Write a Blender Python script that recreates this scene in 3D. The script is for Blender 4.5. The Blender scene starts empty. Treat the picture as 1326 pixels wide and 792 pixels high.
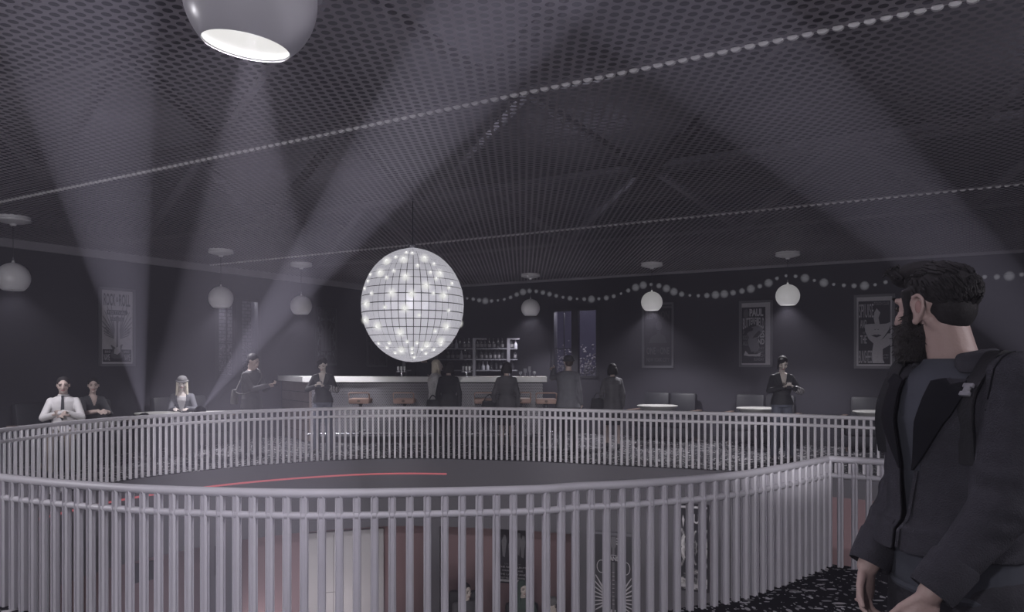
import bpy, bmesh, math, random
from mathutils import Vector, Matrix
random.seed(7)
S = bpy.context.scene
C = S.collection
PI = math.pi

# ---------------------------------------------------------------- camera
cd = bpy.data.cameras.new('camera')
cam = bpy.data.objects.new('camera', cd); C.objects.link(cam)
EYE = 1.55                       # eye height, m
cam.location = (0, 0, EYE); cam.rotation_euler = (PI/2, 0, 0)
cd.sensor_width = 36.0; FOC = 995.0
cd.lens = 36.0*FOC/1326.0
cd.shift_y = 74.0/1326.0
cd.clip_start = 0.05; cd.clip_end = 200
S.camera = cam

# ---------------------------------------------------------------- world, exposure
w = bpy.data.worlds.new('night'); S.world = w; w.use_nodes = True
w.node_tree.nodes['Background'].inputs[0].default_value = (0.10, 0.09, 0.16, 1)
w.node_tree.nodes['Background'].inputs[1].default_value = 0.25
S.view_settings.view_transform = 'Standard'
try: S.view_settings.look = 'None'
except Exception: pass
S.view_settings.gamma = 1.0
S.view_settings.use_curve_mapping = False
S.view_settings.exposure = 0.0
try:
    S.cycles.use_denoising = True
    S.cycles.max_bounces = 6; S.cycles.diffuse_bounces = 3; S.cycles.glossy_bounces = 3
    S.cycles.transparent_max_bounces = 12; S.cycles.volume_bounces = 0
    S.cycles.sample_clamp_indirect = 3.0
except Exception: pass

# lighting levels, all in one place
HAZE = 0.0070                    # haze density, 1/m
HAZE_COL = (0.775, 0.735, 0.89)
LAMP = 230.0                      # W, bulb in each small pendant (a wide spot)
PENDANT_FILL = 170.0                 # W, fill bulb added below each off-frame pendant
BIG = 5600.0                      # W, big pendant in front
BEAM = {'west': 8000.0, 'mid': 11500.0, 'east': 6000.0}
N_ = w.node_tree.nodes.new('ShaderNodeVolumeScatter')      # thin violet stage haze through the whole hall
N_.inputs['Color'].default_value = (*HAZE_COL, 1); N_.inputs['Density'].default_value = HAZE
w.node_tree.links.new(N_.outputs[0], w.node_tree.nodes['World Output'].inputs['Volume'])
WARM = (0.97, 0.94, 1.0)
RAIL_FILL = 1300.0                   # W, each unseen spotlight added behind the camera to brighten the far rail
LILAC = (0.86, 0.84, 1.0)

def at(px, d, z=0.0):            # a point d metres ahead of the camera in the column px
    return Vector(((px-663.0)/FOC*d, d, z))

# ---------------------------------------------------------------- helpers
class MB:
    def __init__(s): s.v = []; s.f = []
    def add(s, vs, fs, M=None):
        o = len(s.v)
        s.v += [tuple(M @ Vector(p)) if M else tuple(p) for p in vs]
        s.f += [tuple(i+o for i in f) for f in fs]
        return s
    def box(s, c, d, M=None):
        x, y, z = c; a, b, e = d[0]/2, d[1]/2, d[2]/2
        vs = [(x+i*a, y+j*b, z+k*e) for k in (-1,1) for j in (-1,1) for i in (-1,1)]
        return s.add(vs, [(0,2,3,1),(4,5,7,6),(0,1,5,4),(2,6,7,3),(0,4,6,2),(1,3,7,5)], M)
    def rbox(s, c, d, r=.01, M=None):           # box with bevelled edges
        bm = bmesh.new(); bmesh.ops.create_cube(bm, size=1)
        for v in bm.verts: v.co = Vector((v.co.x*d[0]+c[0], v.co.y*d[1]+c[1], v.co.z*d[2]+c[2]))
        bmesh.ops.bevel(bm, geom=bm.edges[:], offset=r, segments=2, affect='EDGES', profile=.5)
        bm.verts.index_update()
        s.add([v.co[:] for v in bm.verts], [[v.index for v in f.verts] for f in bm.faces], M); bm.free()
        return s
    def lathe(s, prof, n=24, c=(0,0,0), M=None, cap=True):   # prof: (r, z) pairs
        vs = []; fs = []
        for r, z in prof:
            for k in range(n):
                a = 2*PI*k/n; vs.append((c[0]+r*math.cos(a), c[1]+r*math.sin(a), c[2]+z))
        for i in range(len(prof)-1):
            for k in range(n):
                fs.append((i*n+k, i*n+(k+1)%n, (i+1)*n+(k+1)%n, (i+1)*n+k))
        if cap:
            fs.append(tuple(range(n-1,-1,-1))); m = (len(prof)-1)*n; fs.append(tuple(range(m, m+n)))
        return s.add(vs, fs, M)
    def tube(s, pts, r, n=10, closed=False, flat=1.0):
        pts = [Vector(p) for p in pts]; N = len(pts); vs = []; fs = []
        for i, p in enumerate(pts):
            if closed: t = pts[(i+1)%N]-pts[i-1]
            else: t = pts[min(i+1,N-1)]-pts[max(i-1,0)]
            t.normalize()
            up = Vector((0,0,1)) if abs(t.z) < .95 else Vector((1,0,0))
            a = t.cross(up).normalized(); b = a.cross(t)
            rr = r[i] if isinstance(r, (list,tuple)) else r
            for k in range(n):
                q = 2*PI*k/n; vs.append(p + a*rr*math.cos(q)*flat + b*rr*math.sin(q))
        m = N if closed else N-1
        for i in range(m):
            j = (i+1) % N
            for k in range(n): fs.append((i*n+k, i*n+(k+1)%n, j*n+(k+1)%n, j*n+k))
        if not closed:
            fs.append(tuple(range(n-1,-1,-1))); fs.append(tuple(range((N-1)*n, N*n)))
        return s.add(vs, fs)
    def prism(s, poly, y0, y1, M=None):         # an outline in x-z given its thickness along y
        n = len(poly)
        vs = [(x, y0, z) for x, z in poly]+[(x, y1, z) for x, z in poly]
        fs = [tuple(range(n)), tuple(range(2*n-1, n-1, -1))]+[(i, n+i, n+(i+1)%n, (i+1)%n) for i in range(n)]
        return s.add(vs, fs, M)
    def ell(s, c, r, R=None, n=14, m=9):        # ellipsoid
        vs = [(0,0,-1)]; fs = []
        for i in range(1, m):
            a = -PI/2+PI*i/m
            for k in range(n):
                b = 2*PI*k/n; vs.append((math.cos(a)*math.cos(b), math.cos(a)*math.sin(b), math.sin(a)))
        vs.append((0,0,1)); t = len(vs)-1
        for k in range(n):
            fs.append((0, 1+(k+1)%n, 1+k)); fs.append((t, t-n+k, t-n+(k+1)%n))
        for i in range(m-2):
            for k in range(n):
                fs.append((1+i*n+k, 1+i*n+(k+1)%n, 1+(i+1)*n+(k+1)%n, 1+(i+1)*n+k))
        M = Matrix.Translation(Vector(c)) @ (R.to_4x4() if R else Matrix.Identity(4)) @ Matrix.Diagonal((*r, 1))
        return s.add(vs, fs, M)
    def cap(s, p0, p1, r0, r1, n=12):           # limb: a tapered capsule
        p0 = Vector(p0); p1 = Vector(p1); t = (p1-p0)
        L = t.length; t.normalize()
        up = Vector((0,0,1)) if abs(t.z) < .9 else Vector((0,1,0))
        a = t.cross(up).normalized(); b = a.cross(t)
        vs = []; fs = []; rings = []
        for k in range(4):
            q = PI/2*(1-k/3.5); rings.append((p0-t*r0*math.sin(q), max(r0*math.cos(q), r0*.05)))
        for k in range(4):
            q = PI/2*((k+.5)/3.5); rings.append((p1+t*r1*math.sin(q), max(r1*math.cos(q), r1*.05)))
        for c, r in rings:
            for k in range(n):
                q = 2*PI*k/n; vs.append(c+a*r*math.cos(q)+b*r*math.sin(q))
        R = len(rings)
        for i in range(R-1):
            for k in range(n): fs.append((i*n+k, i*n+(k+1)%n, (i+1)*n+(k+1)%n, (i+1)*n+k))
        fs.append(tuple(range(n-1,-1,-1))); fs.append(tuple(range((R-1)*n, R*n)))
        return s.add(vs, fs)
    def loft(s, rings, n=24):                   # rings: (centre, right vector*rx, forward vector*ry)
        vs = []; fs = []
        for c, a, b in rings:
            for k in range(n):
                q = 2*PI*k/n; vs.append(Vector(c)+Vector(a)*math.cos(q)+Vector(b)*math.sin(q))
        R = len(rings)
        for i in range(R-1):
            for k in range(n): fs.append((i*n+k, i*n+(k+1)%n, (i+1)*n+(k+1)%n, (i+1)*n+k))
        fs.append(tuple(range(n-1,-1,-1))); fs.append(tuple(range((R-1)*n, R*n)))
        return s.add(vs, fs)
    def mesh(s, name='m', smooth=True):
        me = bpy.data.meshes.new(name); me.from_pydata(s.v, [], s.f); me.update()
        bm = bmesh.new(); bm.from_mesh(me); bmesh.ops.recalc_face_normals(bm, faces=bm.faces); bm.to_mesh(me); bm.free()
        if smooth:
            for p in me.polygons: p.use_smooth = True
            try: me.set_sharp_from_angle(angle=math.radians(40))
            except Exception: pass
        return me

def obj(name, m, material, parent=None, loc=None, rotz=None, smooth=True):
    me = m.mesh(name, smooth) if isinstance(m, MB) else m
    o = bpy.data.objects.new(name, me); C.objects.link(o)
    me.materials.clear()
    for x in (material if isinstance(material, (list,tuple)) else [material]): me.materials.append(x)
    if parent: o.parent = parent
    if loc is not None: o.location = loc
    if rotz is not None: o.rotation_euler = (0, 0, rotz)
    return o
def tag(o, label, cat, group=None, kind=None):
    o['label'] = label; o['category'] = cat
    if group: o['group'] = group
    if kind: o['kind'] = kind
    return o
def thing(name, label, cat, loc=(0,0,0), rotz=0.0, group=None):
    o = bpy.data.objects.new(name, None); C.objects.link(o); o.empty_display_size = .1
    o.location = loc; o.rotation_euler = (0, 0, rotz)
    return tag(o, label, cat, group)
def struct(name, m, material, label=None, cat=None, **k):
    o = obj(name, m, material, **k); o['kind'] = 'structure'
    if label: o['label'] = label
    if cat: o['category'] = cat
    return o
def dup(root, loc, rotz, label=None, group=None):
    r = root.copy(); C.objects.link(r); r.location = loc; r.rotation_euler = (0,0,rotz)
    if label: r['label'] = label
    if group: r['group'] = group
    for ch in list(root.children):
        c = ch.copy(); C.objects.link(c); c.parent = r
        for g in ch.children:
            d = g.copy(); C.objects.link(d); d.parent = c
    return r
def lamp(name, kind, loc, power, color=WARM, target=None, size=None, blend=0.0, radius=.05, parent=None):
    l = bpy.data.lights.new(name, kind); l.energy = power; l.color = color
    if kind == 'SPOT': l.spot_size = size; l.spot_blend = blend
    l.shadow_soft_size = radius
    o = bpy.data.objects.new(name, l); C.objects.link(o); o.location = loc
    if target is not None: o.rotation_euler = (Vector(target)-Vector(loc)).to_track_quat('-Z','Y').to_euler()
    if parent: o.parent = parent
    return o
def collimate(o, power):         # a lens projector: its beam keeps its strength far better than a bare bulb
    l = o.data; l.use_nodes = True; nt = l.node_tree; em = nt.nodes['Emission']
    lf = nt.nodes.new('ShaderNodeLightFalloff'); lf.inputs['Strength'].default_value = 1.0; l.energy = power
    ad = nt.nodes.new('ShaderNodeMath'); ad.operation = 'MULTIPLY_ADD'; ad.inputs[1].default_value = 1/6
    nt.links.new(lf.outputs['Constant'], ad.inputs[0]); nt.links.new(lf.outputs['Linear'], ad.inputs[2]); hf = nt.nodes.new('ShaderNodeMath'); hf.operation = 'MULTIPLY'; hf.inputs[1].default_value = .5
    nt.links.new(ad.outputs[0], hf.inputs[0]); nt.links.new(hf.outputs[0], em.inputs['Strength'])
def text_mesh(txt, x0, x1, z0, z1, y, bold=0.0, depth=.001):
    cu = bpy.data.curves.new('lettering', 'FONT'); cu.body = txt; cu.size = 1; cu.extrude = .02; cu.offset = bold; cu.align_x = 'LEFT'
    cu.resolution_u = 3
    o = bpy.data.objects.new('lettering', cu); C.objects.link(o)
    me = bpy.data.meshes.new_from_object(o.evaluated_get(bpy.context.evaluated_depsgraph_get()))
    bpy.data.objects.remove(o); bpy.data.curves.remove(cu)
    xs = [v.co.x for v in me.vertices]; ys = [v.co.y for v in me.vertices]
    ax, bx, ay, by = min(xs), max(xs), min(ys), max(ys)
    mb = MB()
    mb.add([(x0+(v.co.x-ax)/(bx-ax)*(x1-x0), y-(depth if v.co.z > 0 else 0), z0+(v.co.y-ay)/(by-ay)*(z1-z0)) for v in me.vertices],
           [tuple(p.vertices) for p in me.polygons])
    bpy.data.meshes.remove(me)
    return mb
def join(*ms):
    r = MB()
    for m in ms: r.add(m.v, m.f)
    return r

# ---------------------------------------------------------------- materials
def mat(name, col, rough=.6, metal=0.0, var=.12, scale=6.0, bump=0.0, bscale=60.0, emit=None, estr=0.0, spec=.5, alpha=None, coords='Object'):
    m = bpy.data.materials.new(name); m.use_nodes = True
    nt = m.node_tree; N = nt.nodes; L = nt.links; b = N['Principled BSDF']
    b.inputs['Roughness'].default_value = rough; b.inputs['Metallic'].default_value = metal
    b.inputs['Specular IOR Level'].default_value = spec
    tc = N.new('ShaderNodeTexCoord')
    nz = N.new('ShaderNodeTexNoise'); nz.inputs['Scale'].default_value = scale; nz.inputs['Detail'].default_value = 3
    L.new(tc.outputs[coords], nz.inputs['Vector'])
    mx = N.new('ShaderNodeMix'); mx.data_type = 'RGBA'
    mx.inputs[6].default_value = (*[c*(1-var) for c in col], 1); mx.inputs[7].default_value = (*[min(1,c*(1+var)) for c in col], 1)
    L.new(nz.outputs['Fac'], mx.inputs[0]); L.new(mx.outputs[2], b.inputs['Base Color'])
    if bump:
        n2 = N.new('ShaderNodeTexNoise'); n2.inputs['Scale'].default_value = bscale; n2.inputs['Detail'].default_value = 4
        L.new(tc.outputs[coords], n2.inputs['Vector'])
        bp = N.new('ShaderNodeBump'); bp.inputs['Strength'].default_value = bump; bp.inputs['Distance'].default_value = .01
        L.new(n2.outputs['Fac'], bp.inputs['Height']); L.new(bp.outputs['Normal'], b.inputs['Normal'])
    if emit:
        b.inputs['Emission Color'].default_value = (*emit, 1); b.inputs['Emission Strength'].default_value = estr
    if alpha is not None: b.inputs['Alpha'].default_value = alpha
    return m

M = {}
M['rail'] = mat('rail_paint', (.60,.58,.63), .42, var=.05, scale=9)
M['wall'] = mat('dark_plaster', (.0235,.0215,.031), .85, var=.18, scale=1.3, bump=.15, bscale=25)
M['fascia'] = mat('fascia_paint', (.115,.11,.128), .8, var=.06, scale=1.0)
M['lower_red'] = mat('dusty_red_paint', (.235,.15,.165), .75, var=.10, scale=1.2)
M['lower_grey'] = mat('slate_grey_paint', (.075,.072,.085), .7, var=.08, scale=1.2)
M['white_panel'] = mat('white_panel', (.50,.49,.52), .5, var=.06, scale=1.5)
M['black'] = mat('matte_black', (.012,.012,.016), .6)
M['dark_metal'] = mat('dark_metal', (.05,.05,.06), .4, .6)
M['steel'] = mat('truss_steel', (.17,.16,.18), .5, .3)
M['cornice'] = mat('cornice_paint', (.24,.23,.26), .7)
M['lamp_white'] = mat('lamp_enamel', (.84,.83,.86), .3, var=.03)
M['lamp_lit'] = mat('lamp_enamel_glow', (.84,.83,.86), .3, var=.03, emit=(1,.98,.99), estr=.20)  # same enamel with a glow put into it, for the brighter pendants
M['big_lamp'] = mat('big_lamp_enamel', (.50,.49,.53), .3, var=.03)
M['lamp_in'] = mat('lamp_glow', (.22,.22,.22), .6, emit=(1,.98,.96), estr=.62)
M['small_in'] = mat('small_lamp_glow', (.8,.8,.8), .5, emit=(1,.98,.96), estr=.15)
M['chrome'] = mat('chrome', (.6,.6,.64), .25, .9, var=.04)
M['wood'] = mat('warm_wood', (.17,.122,.105), .55, var=.3, scale=14)
M['leather_brown'] = mat('tan_leather', (.38,.25,.215), .5, var=.15, scale=10, bump=.2, bscale=90)
M['leather_black'] = mat('black_leather', (.022,.022,.027), .5, var=.2, spec=.25, bump=.15, bscale=70)
M['table_white'] = mat('table_white', (.38,.375,.365), .45, var=.04)
M['poster_pale'] = mat('aged_paper', (.40,.385,.42), .8, var=.15, scale=30)
M['poster_mid'] = mat('grey_print', (.15,.145,.165), .8, var=.15, scale=30)
M['poster_dim'] = mat('dim_print', (.085,.08,.095), .8, var=.2, scale=30)
M['ink'] = mat('black_ink', (.018,.017,.024), .8, var=.1)
M['frame'] = mat('poster_frame', (.10,.098,.115), .5, var=.1)
M['frame_dark'] = mat('dark_poster_frame', (.05,.048,.058), .5, var=.1)
M['bright_print'] = mat('bright_paper', (.55,.53,.57), .8, var=.1, scale=30)
M['bar_top'] = mat('bar_counter', (.80,.79,.80), .35, var=.05)
M['bottle'] = mat('dark_bottle_glass', (.022,.022,.026), .12, var=.3, spec=.8)
M['bottle_pale'] = mat('clear_bottle_glass', (.23,.23,.26), .15, var=.2, spec=.8)
M['bottle_label'] = mat('bottle_label', (.11,.105,.115), .7)
M['shelf'] = mat('grey_shelf', (.13,.127,.15), .5)
M['window_frame'] = mat('dark_window_frame', (.022,.021,.028), .5)
M['wire'] = mat('black_wire', (.02,.02,.024), .6)
M['neon'] = mat('red_neon', (.4,.08,.09), .5, emit=(.55,.15,.18), estr=.45)

def ring_nodes(nt):
    return nt.nodes, nt.links
def math_node(N, L, op, a, b=None, c=None):
    n = N.new('ShaderNodeMath'); n.operation = op
    for i, x in enumerate((a, b, c)):
        if x is None: continue
        if isinstance(x, (int, float)): n.inputs[i].default_value = x
        else: L.new(x, n.inputs[i])
    return n.outputs[0]

def perforated(name, col, pitch, hole, rough=.5, metal=.2, clear=True, holecol=(.01,.01,.012), plane='xy'):
    # sheet metal with a staggered grid of round holes; the holes let light and sight through
    m = bpy.data.materials.new(name); m.use_nodes = True
    nt = m.node_tree; N = nt.nodes; L = nt.links; b = N['Principled BSDF']; out = N['Material Output']
    b.inputs['Roughness'].default_value = rough; b.inputs['Metallic'].default_value = metal
    tc = N.new('ShaderNodeTexCoord'); mp = N.new('ShaderNodeMapping'); mp.inputs['Scale'].default_value = (1/pitch,)*3
    L.new(tc.outputs['Object'], mp.inputs['Vector'])
    sp = N.new('ShaderNodeSeparateXYZ'); L.new(mp.outputs[0], sp.inputs[0])
    X = sp.outputs[0]; Y = sp.outputs[1 if plane == 'xy' else 2]
    r3 = math.sqrt(3)
    def d(ox, oy):
        ax = math_node(N, L, 'WRAP', math_node(N, L, 'ADD', X, ox), .5, -.5)
        ay = math_node(N, L, 'WRAP', math_node(N, L, 'ADD', Y, oy), r3/2, -r3/2)
        return math_node(N, L, 'SQRT', math_node(N, L, 'ADD', math_node(N, L, 'MULTIPLY', ax, ax), math_node(N, L, 'MULTIPLY', ay, ay)))
    h = math_node(N, L, 'LESS_THAN', math_node(N, L, 'MINIMUM', d(0,0), d(.5, r3/2)), hole)
    nz = N.new('ShaderNodeTexNoise'); nz.inputs['Scale'].default_value = .9; L.new(tc.outputs['Object'], nz.inputs['Vector'])
    mx = N.new('ShaderNodeMix'); mx.data_type = 'RGBA'; L.new(nz.outputs['Fac'], mx.inputs[0])
    mx.inputs[6].default_value = (*[c*.75 for c in col], 1); mx.inputs[7].default_value = (*[c*1.25 for c in col], 1)
    if clear:
        L.new(mx.outputs[2], b.inputs['Base Color'])
        tr = N.new('ShaderNodeBsdfTransparent'); ms = N.new('ShaderNodeMixShader')
        L.new(h, ms.inputs[0]); L.new(b.outputs[0], ms.inputs[1]); L.new(tr.outputs[0], ms.inputs[2]); L.new(ms.outputs[0], out.inputs['Surface'])
    else:
        m2 = N.new('ShaderNodeMix'); m2.data_type = 'RGBA'; L.new(h, m2.inputs[0]); L.new(mx.outputs[2], m2.inputs[6]); m2.inputs[7].default_value = (*holecol, 1)
        L.new(m2.outputs[2], b.inputs['Base Color'])
    return m
M['ceiling'] = perforated('perforated_ceiling_metal', (.37,.345,.385), .082, .33)
M['bar_front'] = perforated('perforated_bar_front', (.25,.24,.27), .036, .30, clear=False, holecol=(.06,.06,.07), metal=.1, plane='xz')

def carpet():
    m = bpy.data.materials.new('flecked_carpet'); m.use_nodes = True
    nt = m.node_tree; N = nt.nodes; L = nt.links; b = N['Principled BSDF']; b.inputs['Roughness'].default_value = .9
    b.inputs['Specular IOR Level'].default_value = .1
    tc = N.new('ShaderNodeTexCoord')
    prev = None
    def layer(scale, sx, sy, rot, size, keep):
        mp = N.new('ShaderNodeMapping'); mp.inputs['Scale'].default_value = (sx, sy, 1); mp.inputs['Rotation'].default_value = (0,0,rot)
        L.new(tc.outputs['Object'], mp.inputs['Vector'])
        vo = N.new('ShaderNodeTexVoronoi'); vo.voronoi_dimensions = '2D'; vo.inputs['Scale'].default_value = scale; L.new(mp.outputs[0], vo.inputs['Vector'])
        sep = N.new('ShaderNodeSeparateColor'); L.new(vo.outputs['Color'], sep.inputs[0])
        near = math_node(N, L, 'LESS_THAN', vo.outputs['Distance'], math_node(N, L, 'MULTIPLY', sep.outputs[1], size))
        return math_node(N, L, 'MULTIPLY', math_node(N, L, 'MULTIPLY', near, math_node(N, L, 'GREATER_THAN', sep.outputs[0], keep)), math_node(N, L, 'ADD', math_node(N, L, 'MULTIPLY', sep.outputs[2], .7), .3))
    a = math_node(N, L, 'MAXIMUM', layer(8.5, 1.0, 2.2, .3, .40, .58), layer(10, 2.2, 1.0, -.5, .38, .60))
    a = math_node(N, L, 'MAXIMUM', a, layer(21, 1.4, 1.0, .9, .34, .68))
    mx = N.new('ShaderNodeMix'); mx.data_type = 'RGBA'; L.new(a, mx.inputs[0])
    mx.inputs[6].default_value = (.010,.0095,.014,1); mx.inputs[7].default_value = (.60,.585,.61,1)
    L.new(mx.outputs[2], b.inputs['Base Color'])
    return m
M['carpet'] = carpet()

def brick():
    m = bpy.data.materials.new('pale_brick'); m.use_nodes = True
    nt = m.node_tree; N = nt.nodes; L = nt.links; b = N['Principled BSDF']; b.inputs['Roughness'].default_value = .9
    tc = N.new('ShaderNodeTexCoord'); mp = N.new('ShaderNodeMapping'); mp.inputs['Rotation'].default_value = (PI/2,0,0); L.new(tc.outputs['Object'], mp.inputs['Vector'])
    br = N.new('ShaderNodeTexBrick'); br.inputs['Scale'].default_value = 3.2; L.new(mp.outputs[0], br.inputs['Vector'])
    br.inputs['Color1'].default_value = (.25,.24,.25,1); br.inputs['Color2'].default_value = (.18,.17,.19,1); br.inputs['Mortar'].default_value = (.07,.07,.08,1)
    L.new(br.outputs['Color'], b.inputs['Base Color'])
    return m
M['brick'] = brick()
M['hedge'] = mat('blossom_hedge', (.30,.28,.30), .9, var=.85, scale=22, bump=.8, bscale=30)
def glassy(name, tint=.12):
    m = bpy.data.materials.new(name); m.use_nodes = True
    nt = m.node_tree; N = nt.nodes; L = nt.links; b = N['Principled BSDF']
    b.inputs['Base Color'].default_value = (.05,.05,.07,1); b.inputs['Roughness'].default_value = .08
    tr = N.new('ShaderNodeBsdfTransparent'); ms = N.new('ShaderNodeMixShader'); ms.inputs[0].default_value = 1-tint
    nz = N.new('ShaderNodeTexNoise'); nz.inputs['Scale'].default_value = 3
    L.new(nz.outputs['Fac'], b.inputs['Coat Weight'])
    L.new(b.outputs[0], ms.inputs[1]); L.new(tr.outputs[0], ms.inputs[2]); L.new(ms.outputs[0], N['Material Output'].inputs['Surface'])
    return m
M['glass'] = glassy('window_glass', .15)
M['drink_glass'] = glassy('drink_glass', .35)
def halo_shell(name, col, strength, power=2.0):
    # a small light with its soft halo put into a shell: bright middle, clear rim
    m = bpy.data.materials.new(name); m.use_nodes = True
    nt = m.node_tree; N = nt.nodes; L = nt.links; N.remove(N['Principled BSDF'])
    lw = N.new('ShaderNodeLayerWeight'); lw.inputs['Blend'].default_value = .5
    inv = math_node(N, L, 'SUBTRACT', 1.0, lw.outputs['Facing'])
    f = math_node(N, L, 'POWER', inv, power)
    em = N.new('ShaderNodeEmission'); em.inputs[0].default_value = (*col, 1); em.inputs[1].default_value = strength
    tr = N.new('ShaderNodeBsdfTransparent'); ms = N.new('ShaderNodeMixShader')
    L.new(f, ms.inputs[0]); L.new(tr.outputs[0], ms.inputs[1]); L.new(em.outputs[0], ms.inputs[2]); L.new(ms.outputs[0], N['Material Output'].inputs['Surface'])
    return m
M['fairy'] = halo_shell('fairy_halo', (.9,.88,1.0), .085, 3.0)
M['star'] = halo_shell('star_halo', (1,.99,.97), .75, 6.0)
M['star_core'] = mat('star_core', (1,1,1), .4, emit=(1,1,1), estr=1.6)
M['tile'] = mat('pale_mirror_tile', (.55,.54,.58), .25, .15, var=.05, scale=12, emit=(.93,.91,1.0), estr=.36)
M['grout'] = mat('dark_grout', (.03,.03,.035), .7)
# ---------------------------------------------------------------- room shell
CEIL = EYE+1.90
UX, UY = .859, -.512             # along the bar-side wall (to the right)
ANG_R = math.atan2(UY, UX)       # its heading
ANG_L = ANG_R+PI/2
K = Vector((-2.99, 19.7, 0))     # the far corner of the hall
U = Vector((math.cos(ANG_R), math.sin(ANG_R), 0)); V = Vector((math.cos(ANG_L), math.sin(ANG_L), 0))
ROOM = 21.0
def on_right(px):                # distance along the right wall of what is seen in column px
    d = Vector(((px-663)/FOC, 1, 0)); n = V
    t = K.dot(n)/d.dot(n); p = d*t
    return (p-K).dot(U), p.y
def on_left(px):
    d = Vector(((px-663)/FOC, 1, 0)); n = U
    t = K.dot(n)/d.dot(n); p = d*t
    return (p-K).dot(V), p.y

def catmull(pts, n=8):
    P = [Vector(p) for p in pts]; out = []
    for i in range(len(P)-1):
        a = P[max(i-1,0)]; b = P[i]; c = P[i+1]; d = P[min(i+2,len(P)-1)]
        for k in range(n):
            t = k/n
            out.append(.5*((2*b)+(c-a)*t+(2*a-5*b+4*c-d)*t*t+(3*b-a-3*c+d)*t**3))
    out.append(P[-1]); return out
def resample(P, step, start=0.0):
    out = []; L = [0]
    for i in range(len(P)-1): L.append(L[-1]+(P[i+1]-P[i]).length)
    s = start; i = 0
    while s <= L[-1]:
        while i < len(P)-2 and L[i+1] < s: i += 1
        t = (s-L[i])/max(1e-9, L[i+1]-L[i]); out.append((P[i].lerp(P[i+1], t), (P[i+1]-P[i]).normalized())); s += step
    return out

near_arc = catmull([(-5.45,7.75),(-5.05,6.6),(-4.3,5.62),(-3.32,4.95),(-2.43,4.56),(-1.76,4.39),(-1.03,4.32),(.03,4.43),(.41,4.57),(.74,4.66),(1.36,4.95),(1.82,5.31),(2.43,5.88)], 8)
near_str = [Vector((2.43,5.88)), Vector((2.43,5.88))+Vector((U.x,U.y))*4.3]
far_arc = catmull([(-5.45,7.75),(-5.55,8.6),(-5.13,10.25),(-3.92,11.7),(-2.06,12.55),(-.04,12.3),(1.83,11.62),(3.67,10.87),(4.92,10.08)], 8)
far_str = [far_arc[-1], far_arc[-1]+Vector((U.x,U.y))*4.4]
well = far_arc[:-1]+far_str+list(reversed(near_arc[1:]+near_str[1:]))    # clockwise
well = [Vector((p.x,p.y)) for p in well]
def offset(P, r):                # push a closed outline outwards
    n = len(P); out = []
    for i in range(n):
        t = (P[(i+1)%n]-P[i-1]).normalized(); out.append(P[i]+Vector((-t.y, t.x))*r)
    return out
rim = offset(well, .05)          # the edge of the floor, just outside the balusters' line
rim = well

def corner(u, v, z=0.0): return K+U*u+V*v+Vector((0,0,z))
# floor with the opening cut out of it
bm = bmesh.new()
outer = [corner(0,0), corner(ROOM,0), corner(ROOM,-ROOM), corner(0,-ROOM)]
es = []
for loop in ([p.xy for p in outer], offset(well,-.06)):
    vs = [bm.verts.new((p[0],p[1],0)) for p in loop]
    es += [bm.edges.new((vs[i], vs[(i+1)%len(vs)])) for i in range(len(vs))]
bmesh.ops.triangle_fill(bm, edges=es, use_beauty=True)
for f in bm.faces:
    if f.normal.z < 0: f.normal_flip()
me = bpy.data.meshes.new('floor'); bm.to_mesh(me); bm.free()
struct('floor', me, M['carpet'])
# the slab's edge around the opening
edge = offset(well, -.06); n = len(edge)
mb = MB(); SL = -1.10
inner = offset(well, 1.25)
mb.v = [(p.x,p.y,-.004) for p in edge]+[(p.x,p.y,SL) for p in edge]+[(p.x,p.y,SL) for p in inner]
mb.f = [(i,(i+1)%n,n+(i+1)%n,n+i) for i in range(n)]+[(n+i,n+(i+1)%n,2*n+(i+1)%n,2*n+i) for i in range(n)]
struct('trim_1', mb.mesh('trim_1'), M['fascia'])
# red light line let into the slab edge
seg = [p for p in offset(well, -.066)]
fa = [Vector((p.x,p.y,-.245)) for p in seg[:len(far_arc)] if p.x > -5.6 and p.x < -.9]
tag(obj('light_strip', MB().tube(fa, .014, 8), M['neon']), 'thin red light line curving along the grey slab edge of the well', 'light')
# lower storey
LOW = -3.2
mb = MB(); mb.box((1, 9, LOW-.05), (30, 26, .1)); struct('floor_lower', mb, M['black'])
wl = resample([Vector((p.x,p.y)) for p in inner]+[inner[0]], .25)
def lower_wall(name, sel, material):
    m = MB(); prev = None
    for p, t in wl:
        px = 663+FOC*p.x/p.y if p.y > 1 else -9999
        ok = sel(px, p)
        if ok and prev is not None:
            nrm = Vector((-t.y, t.x))
            a, b = prev, p
            m.add([(a.x,a.y,LOW),(b.x,b.y,LOW),(b.x,b.y,SL),(a.x,a.y,SL),
                   (a.x+nrm.x*.12,a.y+nrm.y*.12,LOW),(b.x+nrm.x*.12,b.y+nrm.y*.12,LOW),(b.x+nrm.x*.12,b.y+nrm.y*.12,SL),(a.x+nrm.x*.12,a.y+nrm.y*.12,SL)],
                  [(0,1,2,3),(7,6,5,4),(0,4,5,1),(3,2,6,7),(0,3,7,4),(1,5,6,2)])
        prev = p
    return struct(name, m, material, smooth=False)
isfar = lambda p: p.y > 7.0
lower_wall('wall_lower_red', lambda px, p: isfar(p) and px < 760, M['lower_red'])
lower_wall('wall_lower_grey', lambda px, p: not (isfar(p) and px < 760), M['lower_grey'])
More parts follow.
